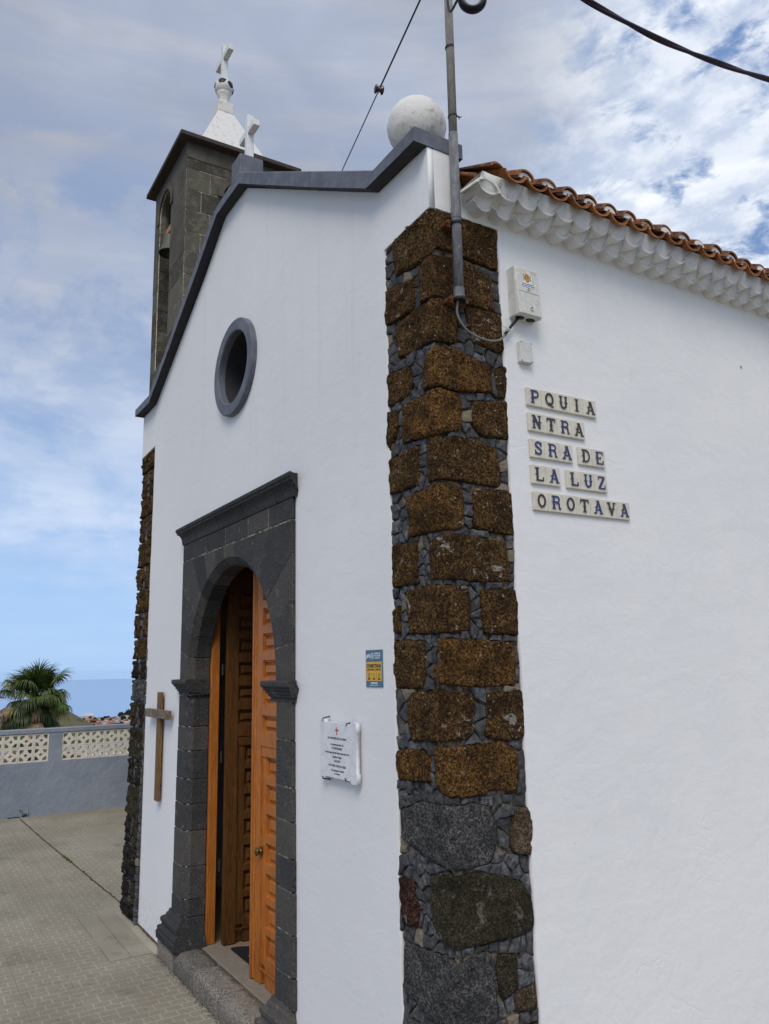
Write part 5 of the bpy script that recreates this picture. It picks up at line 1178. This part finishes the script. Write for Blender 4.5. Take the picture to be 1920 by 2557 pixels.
# insulator sits where the view through (948, 225) of the photo meets the wire
ip = A_.lerp(B2, 0.0); best = 9
dv = Vector((-1467.8, 911.7, 1409.0)).normalized()
for k in range(1001):
    t_ = k / 1000; p = A_.lerp(B2, t_); d = ((p - C0) - dv * (p - C0).dot(dv)).length
    if d < best: best = d; ip = p; it = t_
stay = thing('stay_wire', 'thin dark stay wire with a small brown insulator above the gable', 'wire')
dirw = (B2 - A_).normalized()
foot = Vector((-1.617, 0.50, 4.842)) - dirw * 0.0
B().tube([A_ + Vector((-0.03, 0.004, -0.28)), A_, ip - dirw * 0.024], 0.0030, 8).build('wire', MATS['black_rubber'], stay)
B().tube([ip + dirw * 0.024, B2], 0.0042, 8).build('wire', MATS['black_rubber'], stay)
side_ = dirw.cross(Vector((0, 0, 1))).normalized(); upv = side_.cross(dirw)
b = B(); rr = [(0.010, -0.026), (0.022, -0.022), (0.024, -0.016), (0.012, -0.008), (0.011, 0.008), (0.024, 0.016), (0.022, 0.022), (0.010, 0.026)]
b.loft([[ip + side_ * z + (dirw * cos(2 * pi * k / 18) + upv * sin(2 * pi * k / 18)) * r for k in range(18)] for r, z in rr]); flat('insulator_brown', (0.045, 0.016, 0.012), 0.2, 0, 0, 0.6)
b.build('insulator', MATS['insulator_brown'], stay, smooth=True)
B().tube([ip + dirw * 0.03, ip + side_ * 0.004 + upv * 0.013 + dirw * 0.01, ip + side_ * 0.004 + upv * 0.013 - dirw * 0.012, ip - dirw * 0.03], 0.0026, 8).tube([ip - dirw * 0.03, ip - upv * 0.013 - dirw * 0.008, ip - upv * 0.013 + dirw * 0.012, ip + dirw * 0.03], 0.0022, 8).build('wrap', MATS['galvanised'], stay)
# twisted overhead cable
def spline(pts, n):
    pts = [Vector(p) for p in pts]; o = []
    for i in range(len(pts) - 1):
        p0, p1, p2, p3 = pts[max(i - 1, 0)], pts[i], pts[i + 1], pts[min(i + 2, len(pts) - 1)]
        for k in range(n):
            t = k / n; o.append(0.5 * ((2 * p1) + (p2 - p0) * t + (2 * p0 - 5 * p1 + 4 * p2 - p3) * t * t + (3 * p1 - p0 - 3 * p2 + p3) * t ** 3))
    o.append(pts[-1]); return o
cab = thing('overhead_cable', 'thick twisted purple-black overhead cable crossing the sky above the eave', 'cable')
path = spline([(PX + 0.02, PY, 5.0), (0.25, 0.12, 4.62), (0.40, 0.20, 4.44), (0.465, 0.318, 4.333), (0.505, 0.409, 4.264), (0.531, 0.561, 4.229), (0.570, 0.739, 4.185), (0.610, 1.003, 4.175), (0.642, 1.337, 4.204), (0.70, 1.85, 4.27), (0.85, 3.2, 4.55), (1.1, 5.5, 5.1), (1.5, 9.0, 6.0)], 14)
for ph, r in ((0, 0.0080), (pi, 0.0070)):
    pts = []; L = 0
    for i, p in enumerate(path):
        if i: L += (p - path[i - 1]).length
        t = (path[min(i + 1, len(path) - 1)] - path[max(i - 1, 0)]).normalized(); a = t.cross(Vector((0, 0, 1))).normalized(); c = a.cross(t); w = L * 2 * pi / 0.62 + ph
        pts.append(p + (a * cos(w) + c * sin(w)) * 0.0042)
    B().tube(pts, r, 10).build('strand', MATS['cable_purple'], cab, smooth=True)
coil = thing('cable_coil', 'dark cable loop hanging beside the top of the pole at the frame edge', 'cable')
cc = Vector((0.300, 0.020, 4.262)); u_ = Vector((0.55, 0.83, 0)).normalized()
for k, (ra, rb_, m_) in enumerate(((0.050, 0.060, 'cable_purple'), (0.043, 0.052, 'cable_purple'), (0.036, 0.046, 'cable_grey'), (0.047, 0.055, 'black_rubber'))):
    B().tube([cc + u_ * (ra * cos(a)) + Vector((0, 0, rb_ * sin(a))) + Vector((0.006, -0.004, 0)) * (k - 1.5) for a in [2 * pi * i / 28 for i in range(29)]], 0.0055, 8).build('loop', MATS[m_], coil, smooth=True)
B().tube(spline([(PX, PY, 4.55), (0.12, 0.05, 4.36), cc + u_ * -0.05, cc + Vector((0, 0, 0.06)), (0.2, 0.1, 4.6)], 8), 0.005, 8).build('lead', MATS['black_rubber'], coil, smooth=True)
tl2 = thing('thin_cable', 'thin grey wire dipping into view at the top edge of the sky', 'wire')
B().tube(spline([(0.40, 0.20, 4.44), (0.445, 0.245, 4.355), (0.46, 0.275, 4.335), (0.475, 0.31, 4.345), (0.50, 0.36, 4.40)], 10), 0.0018, 8).build('wire', MATS['cable_grey'], tl2, smooth=True)
cord = thing('supply_cord', 'grey electric cord sagging from the foot of the pole to the electrical box', 'cable')
B().tube(spline([(PX, 0.093, 3.18), (0.036, 0.090, 3.135), (0.030, 0.093, 3.11), (0.028, 0.108, 3.080), (0.026, 0.143, 3.050), (0.024, 0.201, 3.034), (0.022, 0.262, 3.034), (0.020, 0.310, 3.050), (0.016, 0.338, 3.078)], 8), 0.0044, 10).build('sheath', MATS['cable_grey'], cord, smooth=True)
B().tube(spline([(0.016, 0.338, 3.078), (0.016, 0.352, 3.096), (0.018, 0.378, 3.128), (0.025, 0.412, 3.168)], 8), 0.0062, 10).build('sheath', MATS['black_rubber'], cord, smooth=True)
B().tube([(0.010, 0.350, 3.098), (0.024, 0.356, 3.106)], 0.011, 10).tube([(0.018, 0.346, 3.108), (0.012, 0.334, 3.118)], 0.002, 6).build('saddle_clip', MATS['grey_plastic'], cord)

# ================================================================== PATIO
TS = 0.270
patio = link_mesh('patio_pavement', [(-9.19, -9, -0.006), (12, -9, -0.006), (12, 12, -0.006), (-9.19, 12, -0.006)], [(0, 1, 2, 3)], MATS['paving_joint'], None, 'structure')
b = B(); b.box(-9.19, 12, -9, 12, -1.4, -0.012); ps = b.build('edge_course', MATS['mortar'], patio)
def slab_geo(bricks=True, lod=False):
    b = B(); h = TS / 2 - 0.0013
    if bricks: b.cbox(-h, h, -h, h, -0.018, 0.0, 0.0012)
    else: b.cbox(-h, h, -h, -0.0016, -0.018, 0.002, 0.0012); b.cbox(-h, h, 0.0016, h, -0.018, 0.002, 0.0012)
    n0 = len(b.f)
    if bricks:
        nr, nc = 4, 3; dx = TS / nr; dy = TS / nc
        for r in range(nr):
            off = 0 if r % 2 == 0 else dy / 2
            for c in range(-1, nc + 1):
                y0 = -TS / 2 + c * dy + off + 0.0040; y1 = y0 + dy - 0.0080
                y0 = max(y0, -h + 0.0005); y1 = min(y1, h - 0.0005)
                if y1 - y0 < 0.012: continue
                x0 = -TS / 2 + r * dx + 0.0060; x1 = x0 + dx - 0.0120; t = 0.0018; e = 0.0014
                b.loft([[(x0, y0, -0.0005), (x1, y0, -0.0005), (x1, y1, -0.0005), (x0, y1, -0.0005)], [(x0 + e, y0 + e, t), (x1 - e, y0 + e, t), (x1 - e, y1 - e, t), (x0 + e, y1 - e, t)]])
    return b, n0
material('paving_brick', lambda q: m_pave(q, 0.70)); material('paving_smooth', lambda q: m_pave(q, 0.74))
bA, nA = slab_geo(True); bS, nS = slab_geo(False)
meA = bpy.data.meshes.new('paving_slab'); meA.from_pydata(bA.v, [], bA.f); meA.materials.append(MATS['paving_joint']); meA.materials.append(MATS['paving_brick'])
meA.polygons.foreach_set('material_index', [0] * nA + [1] * (len(bA.f) - nA))
# faint ribs left as they are in the casting
meS = bpy.data.meshes.new('smooth_slab'); meS.from_pydata(bS.v, [], bS.f); meS.materials.append(MATS['paving_smooth'])
cells = []
for i in range(-34, 14):
    for j in range(-17, 15):
        x = -0.135 + i * TS; y = -0.205 + j * TS
        if x < -9.05 or x > 3.2: continue
        if y > -0.06 and -4.42 < x < 0.12 and y < 7.5: continue
        if -3.2 < x < -0.95 and y > -0.20: continue
        d = Vector((x, y, 0)) - CAM; z_ = d.dot(FWD)
        vis = False
        if z_ > 0.3:
            px = 960 + 1965 * d.dot(RIGHT) / z_; py = 1278 - 1965 * d.dot(UP) / z_
            vis = -60 < px < 1980 and py < 2640 and not (px > 330 and py < 2200) and (y < 0.1 or x < -4.3)
        cells.append((not vis, d.length, x, y))
cells.sort(); cells_near = [c for c in cells if not c[0]][:300]; rest = [c for c in cells if c not in cells_near]
def smooth_here(x, y): return -4.4 < x < -3.27 and -0.36 < y < 0.05
for v, d, x, y in cells_near:
    me = meS if smooth_here(x, y) else meA
    o = bpy.data.objects.new('paving_slab', me); COL.objects.link(o); o.parent = patio
    o.location = (x + random.uniform(-0.0008, 0.0008), y + random.uniform(-0.0008, 0.0008), random.uniform(-0.0012, 0.0012)); o.rotation_euler = (random.uniform(-0.003, 0.003), random.uniform(-0.003, 0.003), random.uniform(-0.002, 0.002) + (pi if random.random() < 0.5 else 0))
import numpy as np
va = np.array(bA.v, dtype=float); nv = len(va); V = []; F = []; MI = []
for k, (v, d, x, y) in enumerate(rest):
    V.append(va + np.array([x, y, random.uniform(-0.0012, 0.0012)])); F += [tuple(i + k * nv for i in f) for f in bA.f]; MI += [0] * nA + [1] * (len(bA.f) - nA)
me = bpy.data.meshes.new('paving_field'); me.from_pydata(np.concatenate(V).tolist(), [], F); me.materials.append(MATS['paving_joint']); me.materials.append(MATS['paving_brick']); me.polygons.foreach_set('material_index', MI)
link_me('paving_field', me, None, patio, 'stuff')
# open movement joint across the patio, with moss
jp = [(-8.98, -0.17), (-8.3, -0.150), (-7.4, -0.118), (-6.54, -0.078), (-6.1, -0.055), (-5.2, -0.016), (-4.42, 0.022)]
b = B(); vs = []; fs = []; pts = []
for i in range(len(jp) - 1):
    for k in range(10):
        t = k / 10; pts.append((jp[i][0] + (jp[i + 1][0] - jp[i][0]) * t, jp[i][1] + (jp[i + 1][1] - jp[i][1]) * t + random.uniform(-0.0015, 0.0015)))
pts.append(jp[-1])
for x, y in pts: w = 0.0055 + random.uniform(-0.0015, 0.002); vs += [(x, y - w, 0.0060), (x, y + w, 0.0060)]
fs = [(2 * i, 2 * i + 2, 2 * i + 3, 2 * i + 1) for i in range(len(pts) - 1)]
B().add(vs, fs).build('movement_joint', MATS['dirt'], patio)
b = B()
for _ in range(170):
    t = random.choice([random.gauss(0.58, 0.035), random.gauss(0.585, 0.03), random.uniform(0.15, 0.98)]); t = min(max(t, 0.02), 0.97); i = min(int(t * (len(pts) - 1)), len(pts) - 2)
    x, y = pts[i]; s = random.uniform(0.004, 0.010); x += random.uniform(-0.05, 0.05); y += random.gauss(0, 0.006)
    b.loft([[(x + s * r * cos(a), y + s * r * sin(a) * 0.7, z) for a in [2 * pi * k / 6 for k in range(6)]] for r, z in ((1, 0.004), (0.8, 0.006 + s * .4), (0.3, 0.007 + s * .6))])
b.build('moss', MATS['moss'], patio, kind='stuff')
# dirt gathered along the foot of the church
b = B(); vs = []; n = 260
for k in range(n + 1):
    x = XL - 0.02 + (3.98 - 3.1 + 0.33) * k / n; w = 0.010 + 0.012 * abs(noise.noise(Vector((x * 9, 0, 0)))) ; vs += [(x, 0.02, 0.012), (x, -w, 0.004)]
B().add(vs, [(2 * i, 2 * i + 1, 2 * i + 3, 2 * i + 2) for i in range(n)]).build('dirt_line', MATS['dirt'], patio)
b = B()
for _ in range(240):
    x = random.uniform(-3.2, -1.5); y = random.gauss(-0.075, 0.010); s = random.uniform(0.003, 0.008)
    b.loft([[(x + s * r * cos(a) * 1.4, y + s * r * sin(a), z) for a in [2 * pi * k / 5 for k in range(5)]] for r, z in ((1, 0.0), (0.4, 0.003 + s * .6))])
b.build('gravel_dust', MATS['step_stone'], patio, kind='stuff')

# ================================================================== PARAPET WALL WITH BREEZE BLOCKS
pw = thing('parapet_wall', 'blue-grey painted patio wall topped with two rows of cream breeze blocks', 'wall')
WX = -9.067; WT = 0.17
ys0 = 0.2945; BW = 0.1805; BH = 0.1775; zb_, zt_ = 0.659, 1.016
panels = []
k = 0
NB = 9
y = ys0
for s in range(0, 5): panels.append((ys0 + s * (NB * BW + 0.16), NB))
for s in range(1, 4): panels.append((ys0 - 0.16 - NB * BW - (s - 1) * (NB * BW + 0.16), NB))
panels.sort(); ya, yz = panels[0][0] - 0.16, panels[-1][0] + NB * BW + 0.16
outer_ = [(ya, -0.02), (ya, 1.0185), (yz, 1.0185), (yz, -0.02)]
holes = [[(p, zb_), (p + n * BW, zb_), (p + n * BW, 1.0165), (p, 1.0165)] for p, n in panels]
DR = (-0.140, -0.080, 0.0, 0.045)                              # scupper through the foot of the wall
holes.append([(DR[0], 0.004), (DR[1] - 0.01, 0.004), (DR[1], 0.018), (DR[1] - 0.004, 0.042), (DR[0] + 0.004, 0.040)])
curve_plate('wall_body', outer_, holes, mapS, WX, WX - WT, MATS['blue_grey_paint'], pw)
b = B(); b.cbox(WX - WT - 0.006, WX + 0.007, ya, yz, 1.019, 1.071, 0.004); b.build('coping', MATS['blue_grey_paint'], pw)
def breeze():
    s = BW / 2 - 0.0012; hz = BH / 2 - 0.0012; holes = []
    m = 0.016; a0 = s - m; R_ = 0.053; c_ = 0.024
    for sx_, sz_ in ((-1, -1), (1, -1), (1, 1), (-1, 1)):       # quarter rounds in the corners
        cx, cz = sx_ * (s - m), sz_ * (hz - m); pts = [(cx, cz)]
        a = {(-1, -1): 0, (1, -1): 90, (1, 1): 180, (-1, 1): 270}[(sx_, sz_)]
        pts += [(cx + R_ * cos(radians(a + t)), cz + R_ * sin(radians(a + t))) for t in range(0, 91, 15)]; holes.append(pts)
    holes.append([(0, -c_), (c_, 0), (0, c_), (-c_, 0)])
    return curve_plate('breeze_block', [(-s, -hz), (s, -hz), (s, hz), (-s, hz)], holes, mapS, -0.008, -0.095, MATS['breeze_cream'], pw)
bb = breeze(); first = True
for p, n in panels:
    for i in range(n):
        for r in range(2):
            loc = (WX, p + (i + 0.5) * BW, zb_ + (r + 0.5) * BH + 0.0005)
            if first: bb.location = loc; first = False
            else: copy_obj(bb, None, loc)
b = B(); b.tube([(WX + 0.0, -0.163, 0.094), (WX + 0.030, -0.160, 0.094)], 0.010, 10); b.build('pipe_stub', MATS['galvanised'], pw)
B().tube([(WX + 0.004, -0.148, 0.110), (WX + 0.028, -0.146, 0.055), (WX + 0.030, -0.076, 0.055), (WX + 0.004, -0.074, 0.112)], 0.0042, 8).build('bracket', MATS['galvanised'], pw)
B().box(WX + 0.0005, WX + 0.03, -0.145, -0.078, 0.040, 0.046).build('bracket_plate', MATS['galvanised'], pw)
B().box(WX + 0.001, WX + 0.012, -0.30, -0.16, 0.006, 0.014).build('metal_strip', MATS['iron'], pw)

# ================================================================== LAND, SEA
H0 = 350.0
def azel(az, dist, z): a = radians(az); return (CAM.x + dist * cos(a), CAM.y + dist * sin(a), z)
def cone(x, y):
    c = azel(171.7, 1250, 0); d = sqrt((x - c[0]) ** 2 + (y - c[1]) ** 2); return 129 * max(0.0, 1 - d / 213.0) ** 1.03
def land(x, y):
    d = sqrt(x * x + y * y); e = 0.0
    h = -8.5 - 353.6 * (1 - math.exp(-max(0, d - 15) / 2200.0))
    a = noise.noise(Vector((x / 240, y / 240, 0))) * min(1, d / 600) * 7 + noise.noise(Vector((x / 70, y / 70, 3))) * min(1, d / 400) * 2.0
    az = math.degrees(atan2(y - CAM.y, x - CAM.x))
    hill = 62 * math.exp(-((az - 164.3) / 1.75) ** 2) * math.exp(-((d - 6250) / 260) ** 2) if 150 < az < 175 else 0
    return h + a + cone(x, y) + hill
radii = [9.6, 12, 15, 20, 28, 38, 50, 70, 95, 130, 170, 220, 290, 370, 470, 600, 760, 900] + list(range(980, 1560, 30)) + [1650, 1800, 2000, 2300, 2700, 3200, 3700, 4200, 4700, 5100, 5400, 5600, 5750, 5850, 5950, 6050, 6150, 6250, 6330, 6400, 6450, 6500, 6560, 6640]
azs = [150 + 0.5 * k for k in range(0, 24)] + [162 + 0.12 * k for k in range(0, 125)] + [177 + 0.5 * k for k in range(0, 20)] + list(range(187, 510, 4)) + [510]
vs = []; fs = []
for r in radii:
    for a in azs:
        ar = radians(a); x, y = r * cos(ar), r * sin(ar)
        if r < 10: x, y = max(-9.3, min(13, 13 * cos(ar) * 1.5)), max(-10, min(13, 13 * sin(ar) * 1.5))
        z = land(x, y) if r > 10 else -8.2
        if r > 6400: z -= (r - 6400) * 0.03
        vs.append((x, y, z))
na = len(azs)
for i in range(len(radii) - 1):
    for j in range(na - 1): fs.append((i * na + j, i * na + j + 1, (i + 1) * na + j + 1, (i + 1) * na + j))
def m_land(q):
    n = q.noise(q.pos, 0.010, 7, 0.65); n2 = q.noise(q.pos, 0.06, 6, 0.7)
    c = q.mix(q.ramp(n, 0.38, 0.62), (0.030, 0.045, 0.016), (0.13, 0.115, 0.055)); c = q.mix(q.math('MULTIPLY', q.ramp(n2, 0.52, 0.66), 0.7), c, (0.022, 0.034, 0.014)); q.color(c)
    q.bump(n2, 0.6, 6.0)
material('hillside', m_land)
B().add(vs, fs).build('hillside', MATS['hillside'], None, kind='structure', smooth=True)
B().loft([[(13, -9.2, -0.02), (13, 12.6, -0.02), (-9.25, 12.6, -0.02), (-9.25, -9.2, -0.02)], [(14, -10, -8.9), (14, 14, -8.9), (-9.35, 14, -8.9), (-9.35, -10, -8.9)]], cap=False).build('retaining_wall_face', MATS['mortar'], patio)
def m_sea(q):
    n = q.noise(q.mapv(q.pos, scale=(1, 0.35, 1)), 0.004, 8, 0.65); q.color(q.mix(q.ramp(n, 0.3, 0.7), (0.09, 0.19, 0.42), (0.11, 0.225, 0.47)))
    q.p.inputs['Roughness'].default_value = 0.16; q.p.inputs['Specular IOR Level'].default_value = 0.5
    q.bump(q.noise(q.mapv(q.pos, scale=(1, 0.3, 1)), 0.02, 6, 0.7), 0.08, 3.0)
material('sea', m_sea)
n = 360; RS = 37600
vs = [(0, 0, -H0)] + [(RS * cos(2 * pi * k / n), RS * sin(2 * pi * k / n), -H0) for k in range(n)]
B().add(vs, [(0, 1 + k, 1 + (k + 1) % n) for k in range(n)]).build('sea', MATS['sea'], None, kind='structure')

# ================================================================== PALM
palm = thing('palm_tree', 'bushy fan palm with drooping green and dried brown fronds beyond the patio wall', 'palm tree')
PC = Vector((-25.45, 2.20, 0.90))
flat('palm_trunk', (0.12, 0.085, 0.055), 0.95, 0, 1.0)
B().tube([(PC.x, PC.y, -9.2), (PC.x + 0.03, PC.y, -5), (PC.x, PC.y + 0.02, -1.5), (PC.x, PC.y, -0.3), (PC.x, PC.y, 0.55)], [0.30, 0.22, 0.20, 0.24, 0.12], 14).build('trunk', MATS['palm_trunk'], palm, smooth=True)
def leafmat(name, a, b2, tr=0.3):
    def bl(q):
        q.color(q.mix(q.ramp(q.noise(q.pos, 9, 4, 0.6), 0.3, 0.7), a, b2)); q.p.inputs['Roughness'].default_value = 0.45
    return material(name, bl)
leafmat('frond_green', (0.035, 0.060, 0.012), (0.085, 0.125, 0.022)); leafmat('frond_light', (0.10, 0.13, 0.025), (0.20, 0.21, 0.055)); leafmat('frond_dead', (0.13, 0.085, 0.045), (0.30, 0.21, 0.12)); leafmat('frond_dark', (0.018, 0.032, 0.010), (0.040, 0.060, 0.018))
def frond(az, el, Lp, Lf, mat, droop, rnd):
    b = B(); d = Vector((cos(el) * cos(az), cos(el) * sin(az), sin(el))); s = Vector((-sin(az), cos(az), 0)); 
    pts = []; 
    for k in range(7):
        t = k / 6; p = PC + Vector((0, 0, 0.0)) + d * (Lp * t) + Vector((0, 0, -droop * 0.30 * t * t * Lp)); pts.append(p)
    b.tube(pts, [0.020 - 0.012 * k / 6 for k in range(7)], 5)
    tip = pts[-1]; dd = (pts[-1] - pts[-2]).normalized(); nrm = s.cross(dd).normalized(); N = 30
    for i in range(N):
        a = radians(-118 + 236 * i / (N - 1)) + rnd.uniform(-0.03, 0.03); u = (dd * cos(a) + s * sin(a) + nrm * 0.22 * abs(sin(a))).normalized(); L = Lf * (0.78 + 0.22 * cos(a)) * rnd.uniform(0.88, 1.08)
        w = u.cross(nrm).normalized(); prev = None; p = tip.copy(); cur = u.copy(); seg = 7
        W0 = 0.042
        rows_p = []
        for k in range(seg + 1):
            t = k / seg; ww = W0 * (0.35 + 1.3 * t if t < 0.5 else 2.0 * (1 - t) + 0.05)
            rows_p.append((p - w * ww * .5, p + nrm * ww * 0.18, p + w * ww * .5))
            g_ = droop * (0.03 if t < 0.40 else 0.85); cur = (cur + Vector((0, 0, -g_ * rnd.uniform(0.8, 1.2)))).normalized(); p = p + cur * (L / seg)
        vv = [v for r in rows_p for v in r]; ff = []
        for k in range(seg): ff += [(3 * k, 3 * k + 1, 3 * k + 4, 3 * k + 3), (3 * k + 1, 3 * k + 2, 3 * k + 5, 3 * k + 4)]
        b.add(vv, ff)
    o = link_mesh('frond', b.v, b.f, MATS[mat], palm, smooth=True)
    return o
rp = random.Random(11)
for i in range(104):
    t = i / 103; el = radians(88 - 165 * t + rp.uniform(-8, 8)); az = i * 2.39996 + rp.uniform(-0.2, 0.2)
    m_ = rp.choice(['frond_green', 'frond_green', 'frond_dark', 'frond_light']) if t < 0.36 else rp.choice(['frond_green', 'frond_green', 'frond_dead', 'frond_dead', 'frond_light', 'frond_dark'])
    frond(az, el, rp.uniform(0.50, 1.05) * (1.0 if t > .15 else 0.85), rp.uniform(0.58, 0.72), m_, (0.30 if t < 0.25 else 0.70) if m_ != 'frond_dead' else 1.5, rp)

# ================================================================== HOUSES BELOW THE WALL AND THE TOWN BY THE SEA
flat('house_white', (0.74, 0.73, 0.70), 0.9); flat('house_cream', (0.62, 0.53, 0.38), 0.9); flat('house_pink', (0.52, 0.27, 0.19), 0.9); flat('roof_red', (0.33, 0.12, 0.06), 0.9); flat('roof_brown', (0.10, 0.055, 0.045), 0.9); flat('roof_grey', (0.30, 0.31, 0.32), 0.9); flat('window_dark', (0.03, 0.035, 0.045), 0.2); flat('car_white', (0.75, 0.76, 0.78), 0.25)
def house(name, label, cat, x, y, z, w, d, h, rz, wall, rf, gable, group=None, windows=3):
    t = thing(name, label, cat, group); t.location = (x, y, z); t.rotation_euler = (0, 0, rz)
    B().box(-w / 2, w / 2, -d / 2, d / 2, -22, h).build('wall', MATS[wall], t)
    if gable:
        B().add([(-w / 2 - .3, -d / 2 - .3, h + .01), (w / 2 + .3, -d / 2 - .3, h + .01), (w / 2 + .3, d / 2 + .3, h + .01), (-w / 2 - .3, d / 2 + .3, h + .01), (-w / 2 - .3, 0, h + d * .22), (w / 2 + .3, 0, h + d * .22)], [(0, 1, 5, 4), (2, 3, 4, 5), (1, 2, 5), (3, 0, 4), (0, 3, 2, 1)]).build('roof', MATS[rf], t)
    else:
        b = B(); b.box(-w / 2 - .05, w / 2 + .05, -d / 2 - .05, d / 2 + .05, h + .01, h + .3); b.build('roof', MATS[rf], t)
    if windows:
        n_ = windows; b0 = B().box(w / 2 + 0.01, w / 2 + 0.08, -0.5, 0.5, 0, 1.2).build('window', MATS['window_dark'], t); b0.location = (0, -d / 2 + d / (n_ + 1), h - 2.0)
        for k in range(1, n_):
            c = copy_obj(b0); c.location = (0, -d / 2 + d * (k + 1) / (n_ + 1), h - 2.0)
    return t
near = [  # azimuth, distance, size..., wall, roof, gable
 (181.3, 42, 7, 9, 3.2, 0.1, 'house_pink', 'roof_red', True, 'terracotta-pink house behind the palm at the left edge of the photo', 1.5),
 (168.9, 150, 12, 16, 4.5, 0.2, 'house_white', 'roof_grey', False, 'flat-roofed white house seen through the lower breeze blocks', None),
 (166.6, 135, 10, 14, 5, -0.1, 'house_white', 'roof_grey', False, 'long white house low down behind the right-hand breeze blocks', None),
 (171.2, 120, 12, 12, 4, 0.3, 'house_cream', 'roof_brown', True, 'cream house with dark brown roof behind the middle post', None),
 (174.6, 110, 14, 13, 4, 0.0, 'house_white', 'roof_brown', True, 'white house with brown roof behind the left breeze blocks', None),
 (172.6, 200, 16, 20, 6, 0.1, 'house_pink', 'roof_red', True, 'pink house with red tiled roof down the slope', None),
 (169.8, 260, 18, 24, 6, 0.4, 'house_cream', 'roof_red', True, 'broad cream house further down the slope', None),
 (167.6, 300, 20, 24, 6, -0.2, 'house_white', 'roof_red', True, 'white house with red roof far down the slope', None),
 (175.8, 300, 20, 24, 6, 0.2, 'house_white', 'roof_grey', False, 'pale flat-roofed house far down at the left', None),
 (165.2, 240, 18, 22, 6, 0.0, 'house_white', 'roof_red', True, 'white house with red roof hidden behind the stone corner', None)]
for az, dist, w, d, h, rz, wl_, rf, gb, lab, zt in near:
    x, y, _ = azel(az, dist, 0); z = (1.79 - dist * 0.086 - h - (d * .22 if gb else 0.3)) if zt is None else zt - h - 0.8
    house('house', lab, 'house', x, y, z, w, d, h, rz, wl_, rf, gb)
# the town at the shore: many small buildings, copied from a few
protos = []
for wl_, rf, gb in (('house_white', 'roof_grey', False), ('house_white', 'roof_red', True), ('house_cream', 'roof_red', True), ('house_pink', 'roof_red', True), ('house_white', 'roof_brown', True)):
    protos.append(house('town_house', 'tiny pale house of the coastal town seen above the patio wall', 'house', 0, 0, 0, 14, 20, 8, 0, wl_, rf, gb, 'houses of the coastal town', 0))
rt = random.Random(4); used = [False] * len(protos)
for i in range(230):
    az = rt.uniform(165.9, 169.7); dist = rt.uniform(4950, 6300)
    x, y, _ = azel(az, dist, 0); z = land(x, y) + 1
    k = rt.choice([0, 0, 0, 1, 1, 2, 3, 4]); s = rt.uniform(1.3, 2.6)
    if not used[k]: o = protos[k]; used[k] = True
    else: o = copy_tree(protos[k])
    o.location = (x, y, z); o.rotation_euler = (0, 0, rt.uniform(-0.5, 0.5)); o.scale = (s, s * rt.uniform(0.7, 1.5), rt.uniform(0.7, 1.3))
hx, hy, _ = azel(168.75, 6240, 0); hz = land(hx, hy)
ht = thing('hotel_block', 'large stepped white hotel standing on the shore above the coastal town', 'hotel'); ht.location = (hx, hy, hz); ht.rotation_euler = (0, 0, radians(-11))
B().box(-15, 15, -65, 40, -10, 30).build('wall', MATS['house_white'], ht); B().box(-12, 12, -35, 25, 30.01, 42).build('upper_floor', MATS['house_white'], ht)
b = B()
for r in range(4):
    for k in range(16): b.box(15.01, 15.3, -62 + k * 6.3, -58.5 + k * 6.3, 4 + r * 6.3, 7.5 + r * 6.3)
b.build('window_row', MATS['window_dark'], ht)
# trees on the knoll and between the houses
flat('tree_far', (0.022, 0.040, 0.014), 0.95)
def blob(name, n, R, seed, leafsize):
    r_ = random.Random(seed); b = B()
    for _ in range(n):
        d = Vector((r_.gauss(0, 1), r_.gauss(0, 1), r_.gauss(0, .8))).normalized() * R * r_.uniform(0.45, 1.0); c = Vector((0, 0, R * 1.1)) + d
        a = Vector((r_.gauss(0, 1), r_.gauss(0, 1), r_.gauss(0, 1))).normalized() * leafsize; e = a.cross(Vector((r_.gauss(0, 1), r_.gauss(0, 1), 1))).normalized() * leafsize
        b.add([c - a, c + e, c + a, c - e], [(0, 1, 2, 3)])
    return b
ft = thing('far_tree', 'small dark tree among the far houses by the coast', 'tree', 'dark trees around the coastal town')
blob('crown', 160, 7, 2, 2.2).build('crown', MATS['tree_far'], ft); B().tube([(0, 0, -4), (0, 0, 6)], 0.6, 6).build('trunk', MATS['palm_trunk'], ft)
ff = True
for i in range(110):
    if i < 60: az = rt.uniform(164.3, 166.9); dist = rt.uniform(6050, 6330)
    else: az = rt.uniform(165.9, 169.6); dist = rt.uniform(4950, 6250)
    x, y, _ = azel(az, dist, 0); o = ft if ff else copy_tree(ft); ff = False
    s = rt.uniform(0.8, 1.9) * (1.5 if i < 60 else 1.0); o.location = (x, y, land(x, y)); o.scale = (s, s, s * rt.uniform(0.8, 1.3)); o.rotation_euler = (0, 0, rt.uniform(0, 6))

# ================================================================== AIR
HZ = B().box(-45000, 45000, -45000, 45000, -365, 14.0)
hz = HZ.build('haze', None, None, kind='stuff'); hz['kind'] = 'stuff'
hm = bpy.data.materials.new('air'); hm.use_nodes = True; hn = hm.node_tree; hn.nodes.clear()
ho = hn.nodes.new('ShaderNodeOutputMaterial'); hv = hn.nodes.new('ShaderNodeVolumePrincipled'); hn.links.new(hv.outputs[0], ho.inputs['Volume'])
hv.inputs['Color'].default_value = (0.62, 0.80, 1.0, 1); hv.inputs['Density'].default_value = 3.5e-6; hv.inputs['Anisotropy'].default_value = 0.2
hz.data.materials.append(hm)
